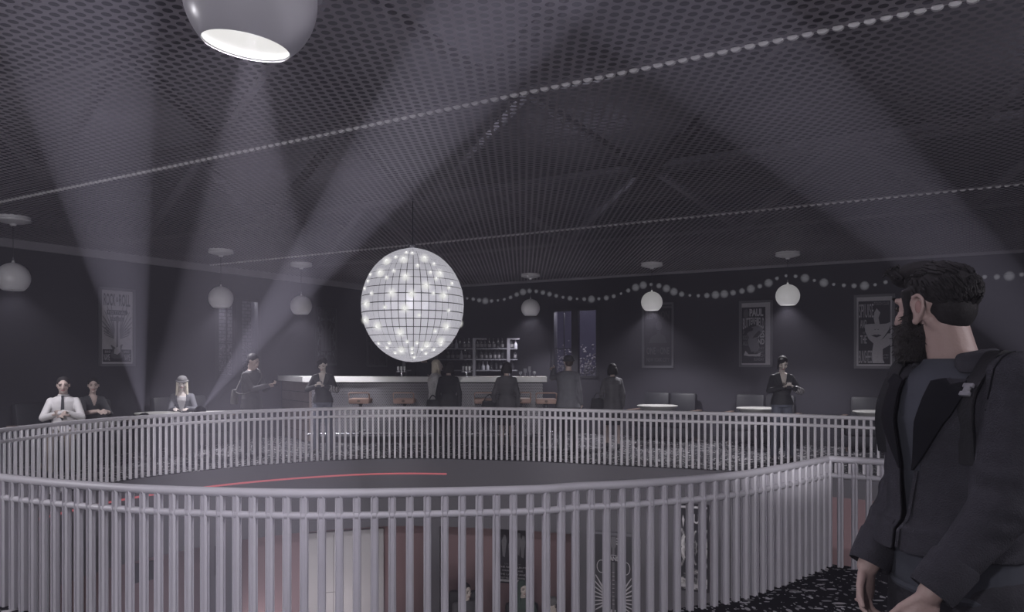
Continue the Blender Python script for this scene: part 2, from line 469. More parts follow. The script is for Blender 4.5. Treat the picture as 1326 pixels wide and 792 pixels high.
# stretches of wall that stand flush with the slab edge
flush = resample([Vector((p.x,p.y)) for p in offset(well, -.058)], .12)
flush_in = resample([Vector((p.x,p.y)) for p in offset(well, -.068)], .12)
def flush_wall(name, px0, px1, ztop, material, line=None):
    m = MB(); prev = None
    for p, t in (line or flush):
        if p.y > 7.0 and px0 < 663+FOC*p.x/p.y < px1:
            if prev is not None:
                a, b = prev, p; k = Vector((-t.y, t.x))*.25
                q = [a, b, b+k, a+k]
                m.add([(*v, LOW) for v in q]+[(*v, ztop) for v in q], [(0,1,5,4),(1,2,6,5),(2,3,7,6),(3,0,4,7),(4,5,6,7),(0,3,2,1)])
            prev = p
    return struct(name, m, material, smooth=False)
flush_wall('wall_lower_flush', 742, 1048, SL-.001, M['fascia'])
flush_wall('wall_lower_end', 1050, 1420, -.26, M['lower_red'], flush_in)
flush_wall('column_1', 268, 317, SL-.001, M['fascia'])
flush_wall('column_2', 546, 573, SL-.001, M['fascia'])

# upper walls with openings
def wall(name, length, holes, material, loc, rotz, h=None, th=.25):
    h = h or CEIL+1.6
    xs = sorted({0.0, length, *[a for q in holes for a in q[:2]]}); zs = sorted({SL, h, *[a for q in holes for a in q[2:]]})
    m = MB()
    for i in range(len(xs)-1):
        for j in range(len(zs)-1):
            cx = (xs[i]+xs[i+1])/2; cz = (zs[j]+zs[j+1])/2
            if any(q[0] < cx < q[1] and q[2] < cz < q[3] for q in holes): continue
            m.box((cx, th/2, cz), (xs[i+1]-xs[i], th, zs[j+1]-zs[j]))
    return struct(name, m, material, loc=loc, rotz=rotz, smooth=False)
ra = on_right(715)[0]; rb = on_right(774)[0]
win_r = (ra, rb, 1.23, 2.76)
lb = on_left(281)[0]; la = on_left(336)[0]                 # along V, negative
win_l = (ROOM+lb, ROOM+la, 1.28, 2.86)
wall('wall_right', ROOM, [win_r], M['wall'], K, ANG_R)
wall('wall_left', ROOM, [win_l], M['wall'], corner(0,-ROOM), ANG_L)
wall('wall_back', ROOM, [], M['wall'], corner(ROOM,-ROOM), ANG_R+PI)
wall('wall_side', ROOM, [], M['wall'], corner(ROOM,0), ANG_L+PI)
mb = MB(); mb.box((ROOM/2, -.03, 0), (ROOM, .06, .13)); struct('trim_2', mb, M['cornice'], loc=corner(0,-ROOM,CEIL-.065), rotz=ANG_L)
mb = MB(); mb.box((ROOM/2, -.02, 0), (ROOM, .04, .05)); struct('trim_3', mb, M['cornice'], loc=corner(0,0,CEIL-.03), rotz=ANG_R)
mb = MB(); mb.box((ROOM/2,-.012,.05),(ROOM,.024,.10)); struct('baseboard_right', mb, M['black'], loc=K, rotz=ANG_R)
mb = MB(); mb.box((ROOM/2,-.012,.05),(ROOM,.024,.10)); struct('baseboard_left', mb, M['black'], loc=corner(0,-ROOM), rotz=ANG_L)

# perforated ceiling sheets hung below a dark roof; rows run parallel to the right wall
def vdist(Y): return (Vector((0,Y,0))-K).dot(V)
seams = [0.0, vdist(11.37), vdist(5.456), vdist(5.456)-5.1, -ROOM]
for i in range(4):
    a, b = seams[i], seams[i+1]
    m = MB(); m.v = [(0,b+.012,0),(ROOM,b+.012,0),(ROOM,a-.012,0),(0,a-.012,0)]; m.f = [(0,1,2,3)]
    struct('ceiling' if i == 0 else 'ceiling.%03d' % i, m, M['ceiling'], loc=K+Vector((0,0,CEIL)), rotz=ANG_R, smooth=False)
# rolled sheet edges at the seams: a lip with half-round teeth
def lip(v, name, amp):
    m = MB(); pitch = .082; L = int(ROOM/pitch)
    m.box((ROOM/2, v, CEIL+.006), (ROOM, .02, .006))
    for k in range(L):
        x = (k+.5)*pitch; poly = [(x+amp*math.cos(q)*.40*pitch, CEIL+.004-.024*math.sin(q)) for q in [PI*j/6 for j in range(7)]]
        m.prism(poly, v-.012, v+.012)
    return struct(name, m, M['seam'], loc=K, rotz=ANG_R, smooth=False)
M['seam'] = mat('bright_sheet_edge', (.80,.78,.80), .45, .0)
lip(seams[2], 'trim_4', 1.0); lip(seams[1], 'trim_5', .9)
M['roof'] = mat('roof_deck', (.085,.08,.09), .9, var=.4, scale=.8)
mb = MB(); mb.box((ROOM/2,-ROOM/2,0),(ROOM,ROOM,.1)); struct('ceiling_roof', mb, M['roof'], loc=K+Vector((0,0,CEIL+1.55)), rotz=ANG_R)
# roof trusses above the sheets
def truss(label, v, first=[None]):
    t = thing('roof_truss', label, 'truss', corner(0,v,CEIL+.12), ANG_R, 'roof trusses above the perforated ceiling')
    obj('chord', MB().box((ROOM/2,0,.06),(ROOM-.2,.04,.05)), M['steel'], t, smooth=False)
    obj('chord', MB().box((ROOM/2,0,1.22),(ROOM-.2,.10,.10)), M['steel'], t, smooth=False)
    x = .6; k = 0
    while x < ROOM-1.6:
        if k % 2 == 0: p, q = (x,0,.06), (x+1.5,0,1.22)
        else: p, q = (x,0,1.22), (x+1.5,0,.06)
        obj('web_bar', MB().tube([p,q], .065, 6), M['steel'], t)
        x += 1.5; k += 1
    return t
for v, l in ((-3.4,'steel roof truss seen through perforated ceiling, nearest the bar wall'), (-7.4,'steel roof truss seen through perforated ceiling, above the mirror ball cord'),
             (-10.6,'steel roof truss seen through perforated ceiling, just past the near bright seam'), (-13.0,'steel roof truss seen through perforated ceiling, nearest the big white lamp')):
    truss(l, v)
for u in (2.5, 8.0, 13.5, 18.5):
    for v in (-5.4, -9.0, -12.4):
        lamp('plenum_fill', 'SPOT', corner(u, v, CEIL+.15), 30, LILAC, target=corner(u, v+.3, CEIL+3), size=math.radians(165), blend=.5, radius=.10)  # unseen lamps added above the sheets to light trusses and roof

# windows
def window(name, w_, h_, loc, rotz, label):
    t = bpy.data.objects.new(name, None); C.objects.link(t); t.location = loc; t.rotation_euler = (0,0,rotz); t['kind'] = 'structure'; t['label'] = label; t['category'] = 'window'
    f = MB(); b = .045
    for x in (0, w_): f.box((x, .05, h_/2), (b*2, .1, h_+.1))
    for z in (0, h_): f.box((w_/2, .05, z), (w_+.1, .1, b*2))
    f.box((w_/2, .05, h_/2), (.16, .1, h_))
    obj('frame', f, M['window_frame'], t, smooth=False)
    for i, (x0, x1) in enumerate(((0, w_/2), (w_/2, w_))):
        g = MB().box(((x0+x1)/2, .06, h_/2), (x1-x0-.1, .008, h_-.1)); p = obj('pane', g, M['glass'], t, smooth=False)
        k = MB().box(((x0+x1)/2, .045, h_/2), (.02, .02, h_)); 
        if i == 0: k.box(((x0+x1)/2, .045, h_*.42), (x1-x0, .02, .02)); obj('muntin', k, M['window_frame'], p, smooth=False)
    return t
window('window_1', rb-ra, 1.53, K+U*ra+Vector((0,0,1.23)), ANG_R, 'dark two-casement window on the right wall beside the bar')
window('window_2', la-lb, 1.58, corner(0,lb,1.28), ANG_L, 'dark two-casement window on the left wall above the phone man')
# outside
o = struct('exterior_brick', MB().box((0,0,1.8),(7,.2,4.2)), M['brick'], loc=corner(-1.5, (la+lb)/2+.7), rotz=ANG_L); 
def hedge(loc, rotz, L):
    m = MB()
    for k in range(2600):
        z_ = random.uniform(.2,1.45)+random.uniform(0,.75)*random.random(); r_ = random.uniform(.012,.034)
        m.ell((random.uniform(0,L), random.uniform(-.10,.30), z_), (r_,r_,r_*.8), n=6, m=5)
    o = obj('hedge', m, M['hedge'], loc=loc, rotz=rotz); return o
tag(hedge(corner(ra-.6,.9), ANG_R, 2.6), 'pale blossoming hedge outside the right-hand window', 'hedge', kind='stuff')
tag(hedge(corner(-.9,lb-.5), ANG_L, 2.4), 'pale blossoming hedge outside the left wall window', 'hedge', kind='stuff')
M['dusk'] = mat('dusk_sky', (.05,.045,.09), .9, emit=(.30,.27,.50), estr=.05)
struct('exterior_sky', MB().box((0,0,3.0),(9,.05,7.5)), M['dusk'], loc=corner(ra+.6,3.2), rotz=ANG_R)
lamp('exterior_fill', 'POINT', corner(ra+.6,.55,2.9), 80, LILAC, radius=.1)  # unseen lamps added outside to light the hedge and brick
lamp('exterior_fill', 'POINT', corner(-.75,(la+lb)/2,2.9), 22, LILAC, radius=.1)
# ---------------------------------------------------------------- railings
RH = .845
def railing(name, label, path, pitch, width, depth, keep, corner_at=None, start=0.0):
    t = thing(name, label, 'railing', (path[0].x, path[0].y, 0)); o = Vector((path[0].x, path[0].y, 0))
    P = [Vector((p.x,p.y,0)) for p in path]
    obj('top_rail', MB().tube([p-o+Vector((0,0,RH-.027)) for p in P], .027, 12), M['rail'], t)
    obj('mid_rail', MB().tube([p-o+Vector((0,0,RH-.152)) for p in P], .0215, 12), M['rail'], t)
    spots = resample(P, pitch, start); rest = MB()
    def one(m, p, tg, base):
        n = Vector((-tg.y, tg.x, 0)); a = tg*width/2; b = n*depth/2; c = width*.3
        pts = []; zt = RH-.035
        for z, k in ((0,1),(zt-.02,1),(zt,.35)):
            for s1, s2 in ((-1,-1),(1,-1),(1,1),(-1,1)):
                for e in (0,1):
                    # chamfered corners
                    f1, f2 = (s1*(1-(.45 if (e == 0) == (s1*s2 > 0) else 0)), s2*(1-(.45 if (e == 0) != (s1*s2 > 0) else 0)))
                    q = p-base+a*f1*k+b*f2+Vector((0,0,z)); pts.append(q)
        fs = []
        for r in range(2):
            for k in range(8): fs.append((r*8+k, r*8+(k+1)%8, r*8+8+(k+1)%8, r*8+8+k))
        fs.append(tuple(range(7,-1,-1))); fs.append(tuple(range(16,24)))
        m.add(pts, fs)
    for i, (p, tg) in enumerate(spots):
        tg = Vector((tg.x, tg.y, 0)); 
        if keep(p, i):
            m = MB(); one(m, p, tg, o); obj('baluster', m, M['rail'], t)
        else: one(rest, p, tg, o)
    if rest.v:
        r = obj('baluster_row', rest, M['rail'], t); r['kind'] = 'stuff'
    return t
near_path = near_arc[1:]+near_str[1:]
def in_view(p): return p.y > .5 and -10 < 663+FOC*p.x/p.y < 1336
nk = [0]
def keep_near(p, i):
    px = 663+FOC*p.x/max(p.y,.1)
    if -8 < px < 1150 or 1270 < px < 1334:
        if p.y > 6.4: return False
        nk[0] += 1; return nk[0] <= 100
    return False
railing('near_railing', 'pale grey metal railing nearest the camera, along the near edge of the well', near_path, .0985, .043, .05, keep_near, start=.004)
far_path = far_arc[2:]+far_str[1:]
fp = resample([Vector((p.x,p.y,0)) for p in far_path], .0885)
vis = sorted([(p.y, i) for i, (p, t) in enumerate(fp) if -5 < 663+FOC*p.x/p.y < 1150])[:100]
fk = {i for _, i in vis}
railing('far_railing', 'pale grey metal railing curving along the far edge of the well', far_path, .0885, .034, .04, lambda p, i: i in fk)

# ---------------------------------------------------------------- mirror ball
bc = at(534.5, 9.0, EYE+(470-395)/FOC*9.0); RX = 66/FOC*9.0; RZ = 73.5/FOC*9.0
ball = thing('mirror_ball', 'large glowing mirror ball hung over the well on a thin cord', 'mirror ball', bc)
NM, NP = 44, 22
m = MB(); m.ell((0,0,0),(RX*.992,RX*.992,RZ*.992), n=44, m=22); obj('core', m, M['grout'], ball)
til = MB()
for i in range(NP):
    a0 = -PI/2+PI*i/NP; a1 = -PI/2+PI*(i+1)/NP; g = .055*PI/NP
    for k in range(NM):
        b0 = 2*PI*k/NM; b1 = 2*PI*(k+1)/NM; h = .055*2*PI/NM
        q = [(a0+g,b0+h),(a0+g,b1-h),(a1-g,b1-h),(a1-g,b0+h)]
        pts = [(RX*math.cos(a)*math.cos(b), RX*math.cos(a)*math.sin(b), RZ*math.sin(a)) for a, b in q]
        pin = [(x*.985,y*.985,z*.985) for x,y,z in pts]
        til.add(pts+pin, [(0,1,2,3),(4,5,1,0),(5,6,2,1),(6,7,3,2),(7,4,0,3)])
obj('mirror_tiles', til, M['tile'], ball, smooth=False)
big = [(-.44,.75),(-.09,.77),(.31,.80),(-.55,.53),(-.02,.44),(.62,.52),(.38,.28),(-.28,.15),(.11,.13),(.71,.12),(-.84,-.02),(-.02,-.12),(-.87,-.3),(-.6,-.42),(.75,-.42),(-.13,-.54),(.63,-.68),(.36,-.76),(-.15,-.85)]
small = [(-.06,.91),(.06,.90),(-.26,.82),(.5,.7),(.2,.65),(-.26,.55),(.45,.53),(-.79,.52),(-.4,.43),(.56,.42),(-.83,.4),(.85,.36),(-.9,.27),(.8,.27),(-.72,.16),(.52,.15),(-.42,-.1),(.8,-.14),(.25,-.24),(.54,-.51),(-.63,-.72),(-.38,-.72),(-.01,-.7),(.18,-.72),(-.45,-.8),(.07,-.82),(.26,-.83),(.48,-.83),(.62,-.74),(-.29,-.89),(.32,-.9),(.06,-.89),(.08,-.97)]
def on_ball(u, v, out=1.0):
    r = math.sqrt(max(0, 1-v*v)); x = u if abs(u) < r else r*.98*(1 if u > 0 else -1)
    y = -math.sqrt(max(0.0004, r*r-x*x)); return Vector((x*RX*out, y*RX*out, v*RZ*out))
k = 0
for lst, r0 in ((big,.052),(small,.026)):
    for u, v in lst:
        s_ = obj('star_halo', MB().ell(on_ball(u*.95,v*.95,.985),(r0*1.5,r0*1.5,r0*1.5),n=16,m=12), M['star'], ball)  # shell for the soft halo; the core is the light itself
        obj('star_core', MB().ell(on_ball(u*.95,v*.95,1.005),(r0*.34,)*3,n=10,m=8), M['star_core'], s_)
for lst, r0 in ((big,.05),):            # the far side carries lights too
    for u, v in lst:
        p = on_ball(-u,v); obj('star_halo', MB().ell((p.x,-p.y,p.z),(r0*1.5,)*3,n=12,m=8), M['star'], ball)
obj('collar', MB().lathe([(.03,RZ-.01),(.06,RZ),(.06,RZ+.03),(.02,RZ+.06)],16), M['chrome'], ball)
obj('cord', MB().tube([(0,0,RZ+.05),(0,0,CEIL+.3-bc.z)], .006, 8), M['dark_metal'], ball)

# ---------------------------------------------------------------- lamps
def shade_profile(R, cut):
    return [(R*math.cos(a), R*math.sin(a)) for a in [math.radians(x) for x in range(88, int(-cut)-1, -6)]]
def lathe_open(m, prof, n=40): return m.lathe(prof, n, cap=False)
# small pendants: globe shade open below, stem, cord, ceiling rose
def make_pendant(label, group, lit=False):
    t = thing('pendant_lamp', label, 'lamp', (0,0,0), 0, group); R = .20
    prof = [(.012,R+.03),(.02,R)]+[(R*math.cos(math.radians(a)), R*math.sin(math.radians(a))) for a in range(80,-53,-6)]
    rim_ = prof[-1]; inn = [(r*.96 if r > .03 else r*.9, z*.96) for r, z in reversed(prof[2:])]
    obj('shade', MB().lathe(prof+[(rim_[0]*.97,rim_[1])]+inn, 36, cap=False), M['lamp_lit' if lit else 'lamp_white'], t)
    obj('bulb', MB().ell((0,0,-.02),(.05,.05,.06)), M['small_in'], t)
    obj('stem', MB().lathe([(.012,R-.01),(.012,R+.05),(.006,R+.08)],12), M['chrome'], t)
    return t
def finish_pendant(t, zc):
    H = CEIL-zc
    obj('cord', MB().tube([(0,0,.26),(0,0,H-.06)], .004, 8), M['dark_metal'], t)
    r = obj('ceiling_rose', MB().lathe([(.03,H-.115),(.045,H-.09),(.14,H-.075),(.20,H-.055),(.205,H-.035),(.19,H-.02),(.20,H-.012),(.20,H+.005)],28), M['lamp_white'], t)
def pendant(px, d, yc, label, group, power=LAMP):
    z = EYE+(470-yc)/FOC*d; p = at(px, d, z)
    t = make_pendant(label, group, power > LAMP*.95); t.location = p; finish_pendant(t, z)
    lamp('pendant_bulb', 'SPOT', (0,0,-.145), power, WARM, target=(0,0,-2), size=math.radians(118), blend=.55, radius=.06, parent=t)
    return t
G = 'white globe pendants around the walls'
pendant(17, 10.0, 360, 'white globe pendant lamp hanging nearest the left edge, above the man in a tie', G, LAMP*.5)
pendant(286, 12.9, 386, 'white globe pendant lamp hanging above the blonde woman and phone man', G, LAMP*.8)
pendant(390, 14.6, 396, 'white globe pendant lamp hanging above the left end of the bar', G, LAMP*.9)
pendant(687, 16.4, 399, 'white globe pendant lamp hanging before the wall between bar shelves and window', G, LAMP*.7)
pendant(844, 14.6, 391, 'white globe pendant lamp hanging in front of the dark framed poster', G, LAMP*1.15)
pendant(1020, 13.2, 383, 'white globe pendant lamp hanging brightest, between two music posters', G, LAMP*1.0)
# the row runs on unseen at the right; near-half pendants are added as fill
for px, d, yc, l in ((1500, 10.6, 372, 'white globe pendant lamp out of frame by the right wall'),):
    pendant(px, d, yc, l, G, LAMP*1.5)
for x, y in ((-5.6,3.6),(3.6,1.2),(-1.6,-1.2),(5.0,-2.6)):
    t = make_pendant('unseen white globe pendant lamp added as fill in the near half of the hall', 'fill pendants added in the near half of the hall'); t.location = (x,y,2.55); finish_pendant(t, 2.55)
    lamp('pendant_bulb', 'POINT', (x,y,2.34), PENDANT_FILL*(.6 if y > 0 and x > 0 else 1.08), WARM, radius=.10)  # added fill bulb, hung below the shade
# the big lamp in front
bigz = 2.815; bp = at(325, 2.66, bigz)
t = thing('large_pendant_lamp', 'big white globe lamp with a glowing open underside, close overhead', 'lamp', bp)
t.rotation_euler = (math.radians(2), math.radians(6.5), 0)
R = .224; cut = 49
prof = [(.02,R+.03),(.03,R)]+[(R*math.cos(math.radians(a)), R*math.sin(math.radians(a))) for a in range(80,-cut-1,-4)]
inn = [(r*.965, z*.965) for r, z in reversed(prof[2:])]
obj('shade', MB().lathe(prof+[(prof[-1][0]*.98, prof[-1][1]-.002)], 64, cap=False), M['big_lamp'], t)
obj('inner_reflector', MB().lathe(inn, 64, cap=False), M['lamp_in'], t)
obj('bulb', MB().ell((0,0,.02),(.05,.05,.06)), M['lamp_in'], t)
obj('cord', MB().tube([(0,0,R+.02),(0,0,CEIL-bigz+.02)], .006, 8), M['dark_metal'], t)
obj('ceiling_rose', MB().lathe([(.05,CEIL-bigz-.10),(.2,CEIL-bigz-.06),(.2,CEIL-bigz)],32), M['lamp_white'], t)
collimate(lamp('large_bulb', 'SPOT', bp-Vector((0,0,.06)), BIG, WARM, target=bp+Vector((-.02,0,-3)), size=math.radians(27), blend=.02, radius=.015), BIG)
lamp('large_bulb_glow', 'SPOT', (0,0,-.10), 70, WARM, target=(0,0,-3), size=math.radians(150), blend=.8, radius=.06, parent=t)

# floor spotlights whose beams cross the hall
def par_can(label, p, target, power, ang):
    d = (Vector(target)-Vector(p)).normalized()
    t = thing('floor_spotlight', label, 'spotlight', (p[0],p[1],0), 0, 'floor spotlights aimed up across the hall')
    q = d.to_track_quat('Z','Y').to_matrix().to_4x4(); Mx = Matrix.Translation(Vector((0,0,p[2]))) @ q
    obj('can', MB().lathe([(.03,-.30),(.07,-.27),(.075,-.02),(.085,.0),(.085,.05),(.078,.05),(.07,0),(.06,-.2)],20,cap=False,M=Mx), M['black'], t)
    yk = MB(); yk.box((0,0,.015),(.28,.18,.03)); h = p[2]
    for s_ in (-1,1): yk.box((s_*.11,0,h/2),(.012,.04,h))
    obj('yoke', yk, M['black'], t, smooth=False)
    src = Vector(p)+d*.06
    collimate(lamp('beam', 'SPOT', src, power, (.92,.90,1.0), target=target, size=math.radians(ang), blend=.0, radius=.012), power)
par_can('black floor spotlight behind the far rail, between the two seating groups on the left', at(187,11.0,.75), (-1.64,2.7,3.43), BEAM['west'], 4.7)
par_can('black floor spotlight behind the far rail, beside the blonde woman\'s table', at(259,11.9,.80), (.44,2.7,3.43), BEAM['mid'], 3.5)
par_can('black floor spotlight on the floor right of the bearded man, out of frame', at(1660,4.0,.52), (.28,3.2,3.43), BEAM['east'], 8.8)

# unseen spotlights added behind the camera, each brightening a stretch of the far rail
for k, (x, tx, td) in enumerate(((-2.2,-5.4,9.4),(-1.1,-3.4,11.9),(0,-.6,12.4),(1.1,2.2,11.4),(2.2,4.8,10.1))):
    p = Vector((x,-1.5,3.22)); tg = Vector((tx,td,.45)); d = (tg-p).normalized()
    t = thing('fill_spotlight', 'unseen black spotlight added behind the camera to brighten the far railing', 'spotlight', p, 0, 'fill spotlights added behind the camera')
    Mx = d.to_track_quat('Z','Y').to_matrix().to_4x4()
    obj('can', MB().lathe([(.03,-.24),(.06,-.22),(.065,-.02),(.075,.04),(.068,.04),(.06,0),(.05,-.18)],18,cap=False,M=Mx), M['black'], t)
    obj('bracket', MB().tube([(0,0,-.02),(0,0,CEIL-3.22)], .012, 8), M['black'], t)
    lamp('far_rail_fill', 'SPOT', p+d*.06, RAIL_FILL, WARM, target=tg, size=math.radians(19), blend=.6, radius=.05)
# lower storey wash lights under the slab
for px, d, pw in ((345,12.6,13),(445,12.4,26),(625,12.1,30),(715,11.9,26),(215,11.3,12)):
    lamp('wall_washer', 'SPOT', at(px, d-.1, LOW+.25), pw, (1,.90,.90), target=at(px, d+1.2, -2.0), size=math.radians(120), blend=.9, radius=.06)
for px, d, pw in ((250,6.2,110),(480,5.8,110),(700,5.9,110),(900,6.4,150)):     # unseen lamps added under the near slab edge to brighten the lower walls
    lamp('lower_fill', 'SPOT', at(px, d, SL-.12), pw, (1,.94,.95), target=at(px, 12.5, -1.7), size=math.radians(100), blend=.9, radius=.08)
# bar counter light
lamp('bar_light', 'SPOT', at(470, 12.8, 3.3), 260, WARM, target=at(440, 15.0, .8), size=math.radians(34), blend=.9, radius=.1)
lamp('bar_light', 'SPOT', at(640, 15.0, 3.3), 14, WARM, target=at(640, 17.3, 1.6), size=math.radians(70), blend=.9, radius=.1)

# ---------------------------------------------------------------- fairy lights
key = []
for px, dz in ((520,.36),(600,.31),(632,.40),(658,.38),(690,.22),(740,.43),(790,.46),(843,.22),(890,.48),(945,.49),(990,.36),(1022,.20),(1080,.41),(1130,.46),(1165,.34),(1190,.22),(1240,.36),(1300,.42),(1360,.34)):
    u, _ = on_right(px); key.append(K+U*u-V*.12+Vector((0,0,CEIL-dz)))
pts = catmull(key, 6)
t = thing('fairy_lights', 'swagged string of small soft lights along the dark right wall', 'string lights', K)
obj('wire', MB().tube([p-K for p in pts], .005, 6), M['wire'], t)
for i, (p, tg) in enumerate(resample(pts, .175)):
    r = random.choice((.028,.034,.042,.05,.07)); obj('bulb', MB().ell(p-K-Vector((0,0,.03)), (r*1.35,)*3, n=14, m=10), M['fairy'], t)  # each shell holds the bulb's soft halo
# ---------------------------------------------------------------- bar
M['bar_wood'] = mat('bar_end_boards', (.20,.165,.16), .5, var=.25, scale=5)
BD = 15.0; bx0 = at(400, BD).x; bx1 = at(706, BD).x
t = thing('bar_counter', 'long bar counter with a pale top and perforated metal front', 'bar', (bx0, BD, 0))
W = bx1-bx0; rx, ry = at(362, 16.6).x-bx0, 1.6
o = obj('front_panel', MB().box((W/2, .05, .58), (W-.1, .06, 1.16)), M['bar_front'], t, smooth=False)
m = MB(); m.v = [(0,.02,.02),(rx,ry,.02),(rx+.1,ry+.1,.02),(.12,.1,.02),(0,.02,1.17),(rx,ry,1.17),(rx+.1,ry+.1,1.17),(.12,.1,1.17)]
m.f = [(0,1,5,4),(1,2,6,5),(2,3,7,6),(3,0,4,7),(4,5,6,7),(0,3,2,1)]
e = obj('end_panel', m, M['bar_wood'], t, smooth=False)
pl = MB()
for k in range(1,6):
    z = .02+1.15*k/6; n_ = Vector((-ry, rx, 0)).normalized()*.008
    pl.tube([Vector((0,.02,z))+n_, Vector((rx,ry,z))+n_], .006, 6)
obj('board_joint', pl, M['black'], e)
m = MB(); q = [(-.10,-.10),(W+.03,-.10),(W+.03,.62),(.5,.62),(rx+.55,ry+.1),(rx-.12,ry)]
m.v = [(x,y,1.185) for x,y in q]+[(x,y,1.285) for x,y in q]; k = len(q)
m.f = [tuple(range(k-1,-1,-1)), tuple(range(k,2*k))]+[(i,(i+1)%k,k+(i+1)%k,k+i) for i in range(k)]
obj('counter_top', m, M['bar_top'], t, smooth=False)
obj('body', MB().box((W/2+.1,.34,.6),(W-.3,.5,1.15)), M['black'], t, smooth=False)
obj('foot_rail', MB().tube([(0,-.13,.18),(W,-.13,.18)], .022, 10), M['chrome'], t)
obj('kick_plate', MB().box((W/2,.012,.06),(W-.1,.02,.12)), M['black'], t, smooth=False)
# taps on the counter
def tap(px, label):
    p = at(px, BD+.28, 1.285)
    t = thing('beer_tap', label, 'tap', p, 0, 'beer taps on the bar')
    obj('column', MB().lathe([(.05,0),(.05,.012),(.018,.02),(.018,.10)],14), M['chrome'], t)
    obj('manifold', MB().tube([(-.10,0,.10),(.10,0,.10)], .018, 10), M['chrome'], t)
    for k in (-1,0,1):
        obj('tap_handle', MB().tube([(k*.062,-.02,.09),(k*.062,-.03,.13)], .010, 8).rbox((k*.062,-.03,.165),(.04,.03,.075),.008), M['lamp_white'], t)
tap(520, 'trio of white beer tap handles on the counter right under the mirror ball')
tap(565, 'trio of white beer tap handles on the bar beside the blonde customer in pale fur')
tap(604, 'trio of white beer tap handles on the bar below the bottle shelves')
for i, (px, h) in enumerate(((674,.10),(680,.16),(686,.20),(692,.11))):
    m = MB().lathe([(.03,0),(.032,.006),(.008,.012),(.008,h*.4),(.03,h*.55),(.036,h*.8),(.032,h)],16,cap=False)
    l = ('short stemmed glass at the left of the glasses on the bar', 'tall stemmed glass left of the tallest one on the bar', 'tallest stemmed glass near the right end of the bar', 'short stemmed glass closest to the right end of the bar')[i]
    tag(obj('stemmed_glass', m, M['bottle_pale'], loc=at(px, BD+.3, 1.285)), l, 'glass', 'stemmed glasses on the bar')
# shelves behind the bar
SD = 16.9; sx = lambda p: at(p, SD).x
x0, x1 = sx(517), sx(671); x1 = min(x1, .12)
t = thing('bottle_shelf', 'grey open bottle shelving behind the bar', 'shelf', (x0, SD, 0)); W = x1-x0
ups = [sx(p)-x0 for p in (523, 564, 614, 658.5)]
for u in ups: obj('upright', MB().box((u, .12, 1.05),(.065,.30,2.10)), M['shelf'], t, smooth=False)
SH = [1.88, 1.64, 1.40]
for z in SH: obj('shelf_board', MB().box((W/2, .12, z-.012),(W,.28,.024)), M['shelf'], t, smooth=False)
for u, e in ((ups[2], .26),(ups[3], .24)): obj('top_bracket', MB().box((u+e/2, .12, 2.085),(e,.28,.03)), M['shelf'], t, smooth=False)
obj('base_cabinet', MB().box((W/2,.12,.5),(W,.34,1.0)), M['black'], t, smooth=False)
kinds = []
for prof, mt in (([(.034,0),(.036,.01),(.036,.12),(.014,.16),(.013,.205),(.015,.207),(.015,.218)], M['bottle']),
             ([(.040,0),(.042,.01),(.042,.085),(.02,.125),(.013,.15),(.013,.19)], M['bottle_pale']),
             ([(.030,0),(.031,.01),(.031,.14),(.012,.17),(.012,.225)], M['bottle'])):
    m = MB().lathe(prof, 14); kinds.append((m.mesh('bottle'), mt, max(z for r,z in prof)))
lab = MB().lathe([(.0375,.03),(.0375,.095)],14,cap=False).mesh('label')
nb = 0
rown = ('top', 'middle', 'bottom')
for r, z in enumerate(SH):
    px = 580.0 if r < 2 else 600.0
    while px < 669:
        if min(abs(px-614), abs(px-658.5)) > 3.2:
            kk = random.choice((0,0,1,2,0)); 
            me, mt, hh = kinds[kk]
            bay = 'left of the shelf uprights' if px < 614 else ('between the two shelf uprights' if px < 658.5 else 'right of the last shelf upright')
            o = obj('liquor_bottle', me.copy(), mt, loc=(sx(px), SD+.06, z+.0005))
            tag(o, 'bottle on the %s shelf behind the bar, %s' % (rown[r], bay), 'bottle', 'bottles on the %s shelf %s' % (rown[r], bay))
            if kk == 0: obj('bottle_label', lab, M['bottle_label'], o)
        px += random.uniform(4.6, 6.2)

# ---------------------------------------------------------------- bar stools
def stool(px, d, label, dark=False):
    t = thing('bar_stool', label, 'stool', at(px, d), 0, 'leather bar stools at the counter')
    se = obj('seat', MB().rbox((0,0,.855),(.38,.36,.095),.03), M['leather_brown'], t)
    obj('seat_button', MB().ell((0,-.181,.86),(.03,.008,.022)), M['wood'], se)
    obj('backrest', MB().tube([(-.185,-.12,.85),(-.185,-.16,1.0),(-.16,-.175,1.01),(.16,-.175,1.01),(.185,-.16,1.0),(.185,-.12,.85)], .013, 8), M['leather_brown'], t)
    obj('pedestal', MB().lathe([(.03,.02),(.03,.78),(.07,.81)],14), M['dark_metal'], t)
    obj('base', MB().lathe([(.21,0),(.21,.012),(.05,.03)],28), M['chrome'], t)
    obj('foot_ring', MB().tube([(.15*math.cos(a),.15*math.sin(a),.30) for a in [2*PI*k/20 for k in range(20)]], .010, 8, closed=True).tube([(-.15,0,.30),(.15,0,.30)], .008, 6), M['chrome'], t)
stool(467, 14.2, 'tan leather bar stool at the left end of the bar, beside the phone woman')
stool(524, 14.2, 'tan leather bar stool below the mirror ball, second from the left end')
stool(628, 14.2, 'tan leather bar stool just left of the woman in grey seen from behind')
stool(674, 14.3, 'tan leather bar stool just right of the woman in grey seen from behind')
stool(707, 14.1, 'tan leather bar stool at the right end of the bar, beside the pointing man')

